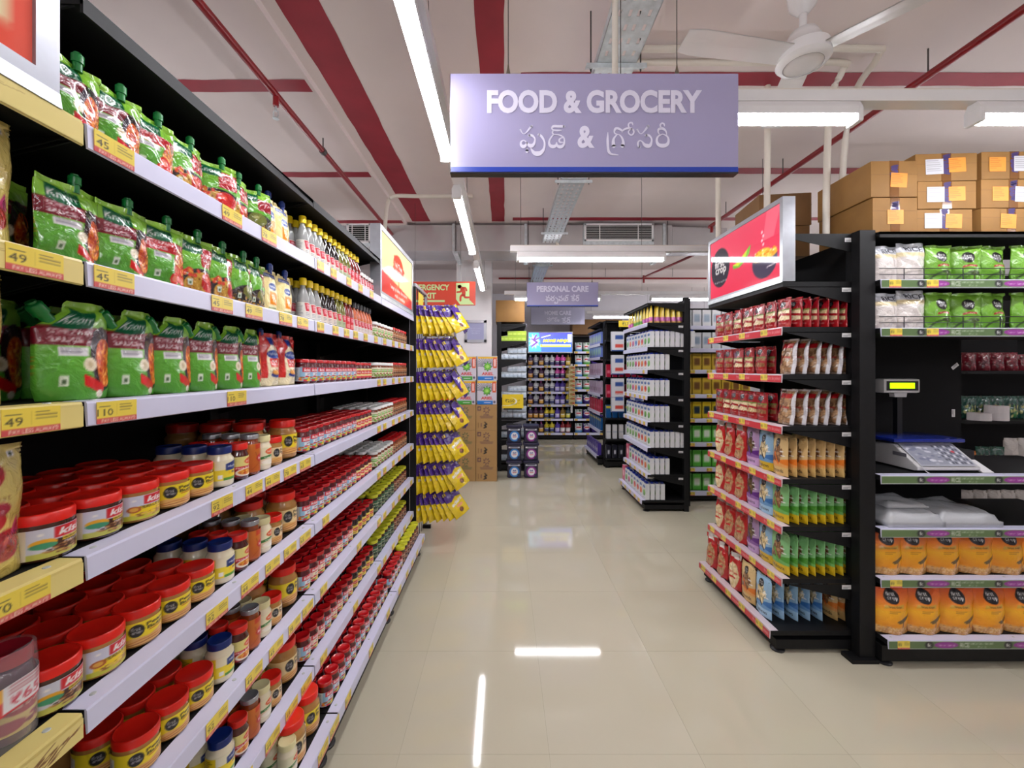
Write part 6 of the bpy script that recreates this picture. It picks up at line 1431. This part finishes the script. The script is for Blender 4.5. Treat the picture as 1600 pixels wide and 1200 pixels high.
for k in range(21): thing('flat_pack', 'flat orange pack in the tall pile by the cartons, %s from the floor' % ((ORD+['twenty-first'])[k]), 'pack', OPM, (-.832+RND.uniform(-.012, .012), 5.82, .001+.0635*k), RND.uniform(-.06, .06), group='orange packs piled by the cartons')
TUBM = M('navy_tub_plastic', (24, 22, 50), rough=.25, coat=.3)
def art_tub(c):
    cv = Cv(30, 30, (26, 24, 54)); cv.rect(.08, .84, .92, .95, (226, 226, 232)); cv.rect(.2, .87, .8, .92, (80, 80, 110)); cv.ell(.52, .42, .38, .38, c); cv.ell(.52, .42, .26, .27, (236, 236, 240)); cv.text('Surf', .52, .5, .26, .12, (50, 60, 130), .03); cv.text('excel', .52, .38, .28, .1, (190, 50, 60), .02); cv.rect(.74, .08, .86, .26, (26, 28, 70)); return cv
tb = MB().prism([(-.1, -.08), (.1, -.08), (.1, .08), (-.1, .08)], 'z', 0, .215).mesh('tub_body', TUBM, bevel=.022, smooth=True)
tl = MB().box(-.112, .112, -.092, .092, .205, .25).mesh('lid', M('navy_tub_lid', (30, 26, 60), rough=.35), bevel=.012, smooth=True)
th = MB().tube(catmull([(-.1, -.09, .235), (-.11, -.1, .22), (-.06, -.1, .212), (0, -.1, .21), (.06, -.1, .212), (.11, -.1, .22), (.1, -.09, .235)], 4), .004, 6).mesh('handle', TUBM)
for c, (x, col, nm) in enumerate(((.14, (50, 130, 206), 'blue-ringed'), (.38, (140, 40, 140), 'purple-ringed'))):
    lm = plate('label', art_tub(col), .18, .19, CARD)
    for k in range(3):
        o = thing('detergent_tub', '%s navy detergent tub, %s' % (nm, ('lowest of its stack', 'middle of its stack', 'topmost of its stack')[k]), 'tub', None, (x, 5.88, .001+.2515*k), group='navy detergent tubs'); ob('tub_body', tb, o); ob('lid', tl, o); ob('handle', th, o); ob('label', lm, o, (0, -.0808, .012))
t = thing('price_card_stand', 'yellow 250 price card on a thin stand above the tubs', 'sign', None, (.12, 5.82, .756)); cvq = Cv(48, 30, YEL); cvq.ell(.2, .5, .5, .32, W_); cvq.ell(.16, .52, .47, .3, YEL); cvq.rect(0, .62, .4, 1, YEL); cvq.text('₹250', .36, .55, .42, .22, K_, 0); cvq.text('off', .76, .56, .12, .12, (120, 110, 40), 0); cvq.lines(.4, .26, .84, .4, 2, (150, 136, 50))
ob('card', plate('card', cvq, .3, .2, CARD, t=.004), t, (0, 0, .23)); ob('stem', MB().tube([(0, .006, 0), (0, .006, .24)], .005, 6).mesh('stem', DARK), t); ob('base', MB().box(-.07, .07, -.03, .04, 0, .008).mesh('base', DARK), t); ob('tray', MB().box(-.13, .13, -.006, .01, .21, .232).mesh('tray', DARK), t)

dup = {k: v for k, v in LABELS.items() if len(v) > 1}
print('DUPLICATE LABELS', len(dup), list(dup.items())[:6])
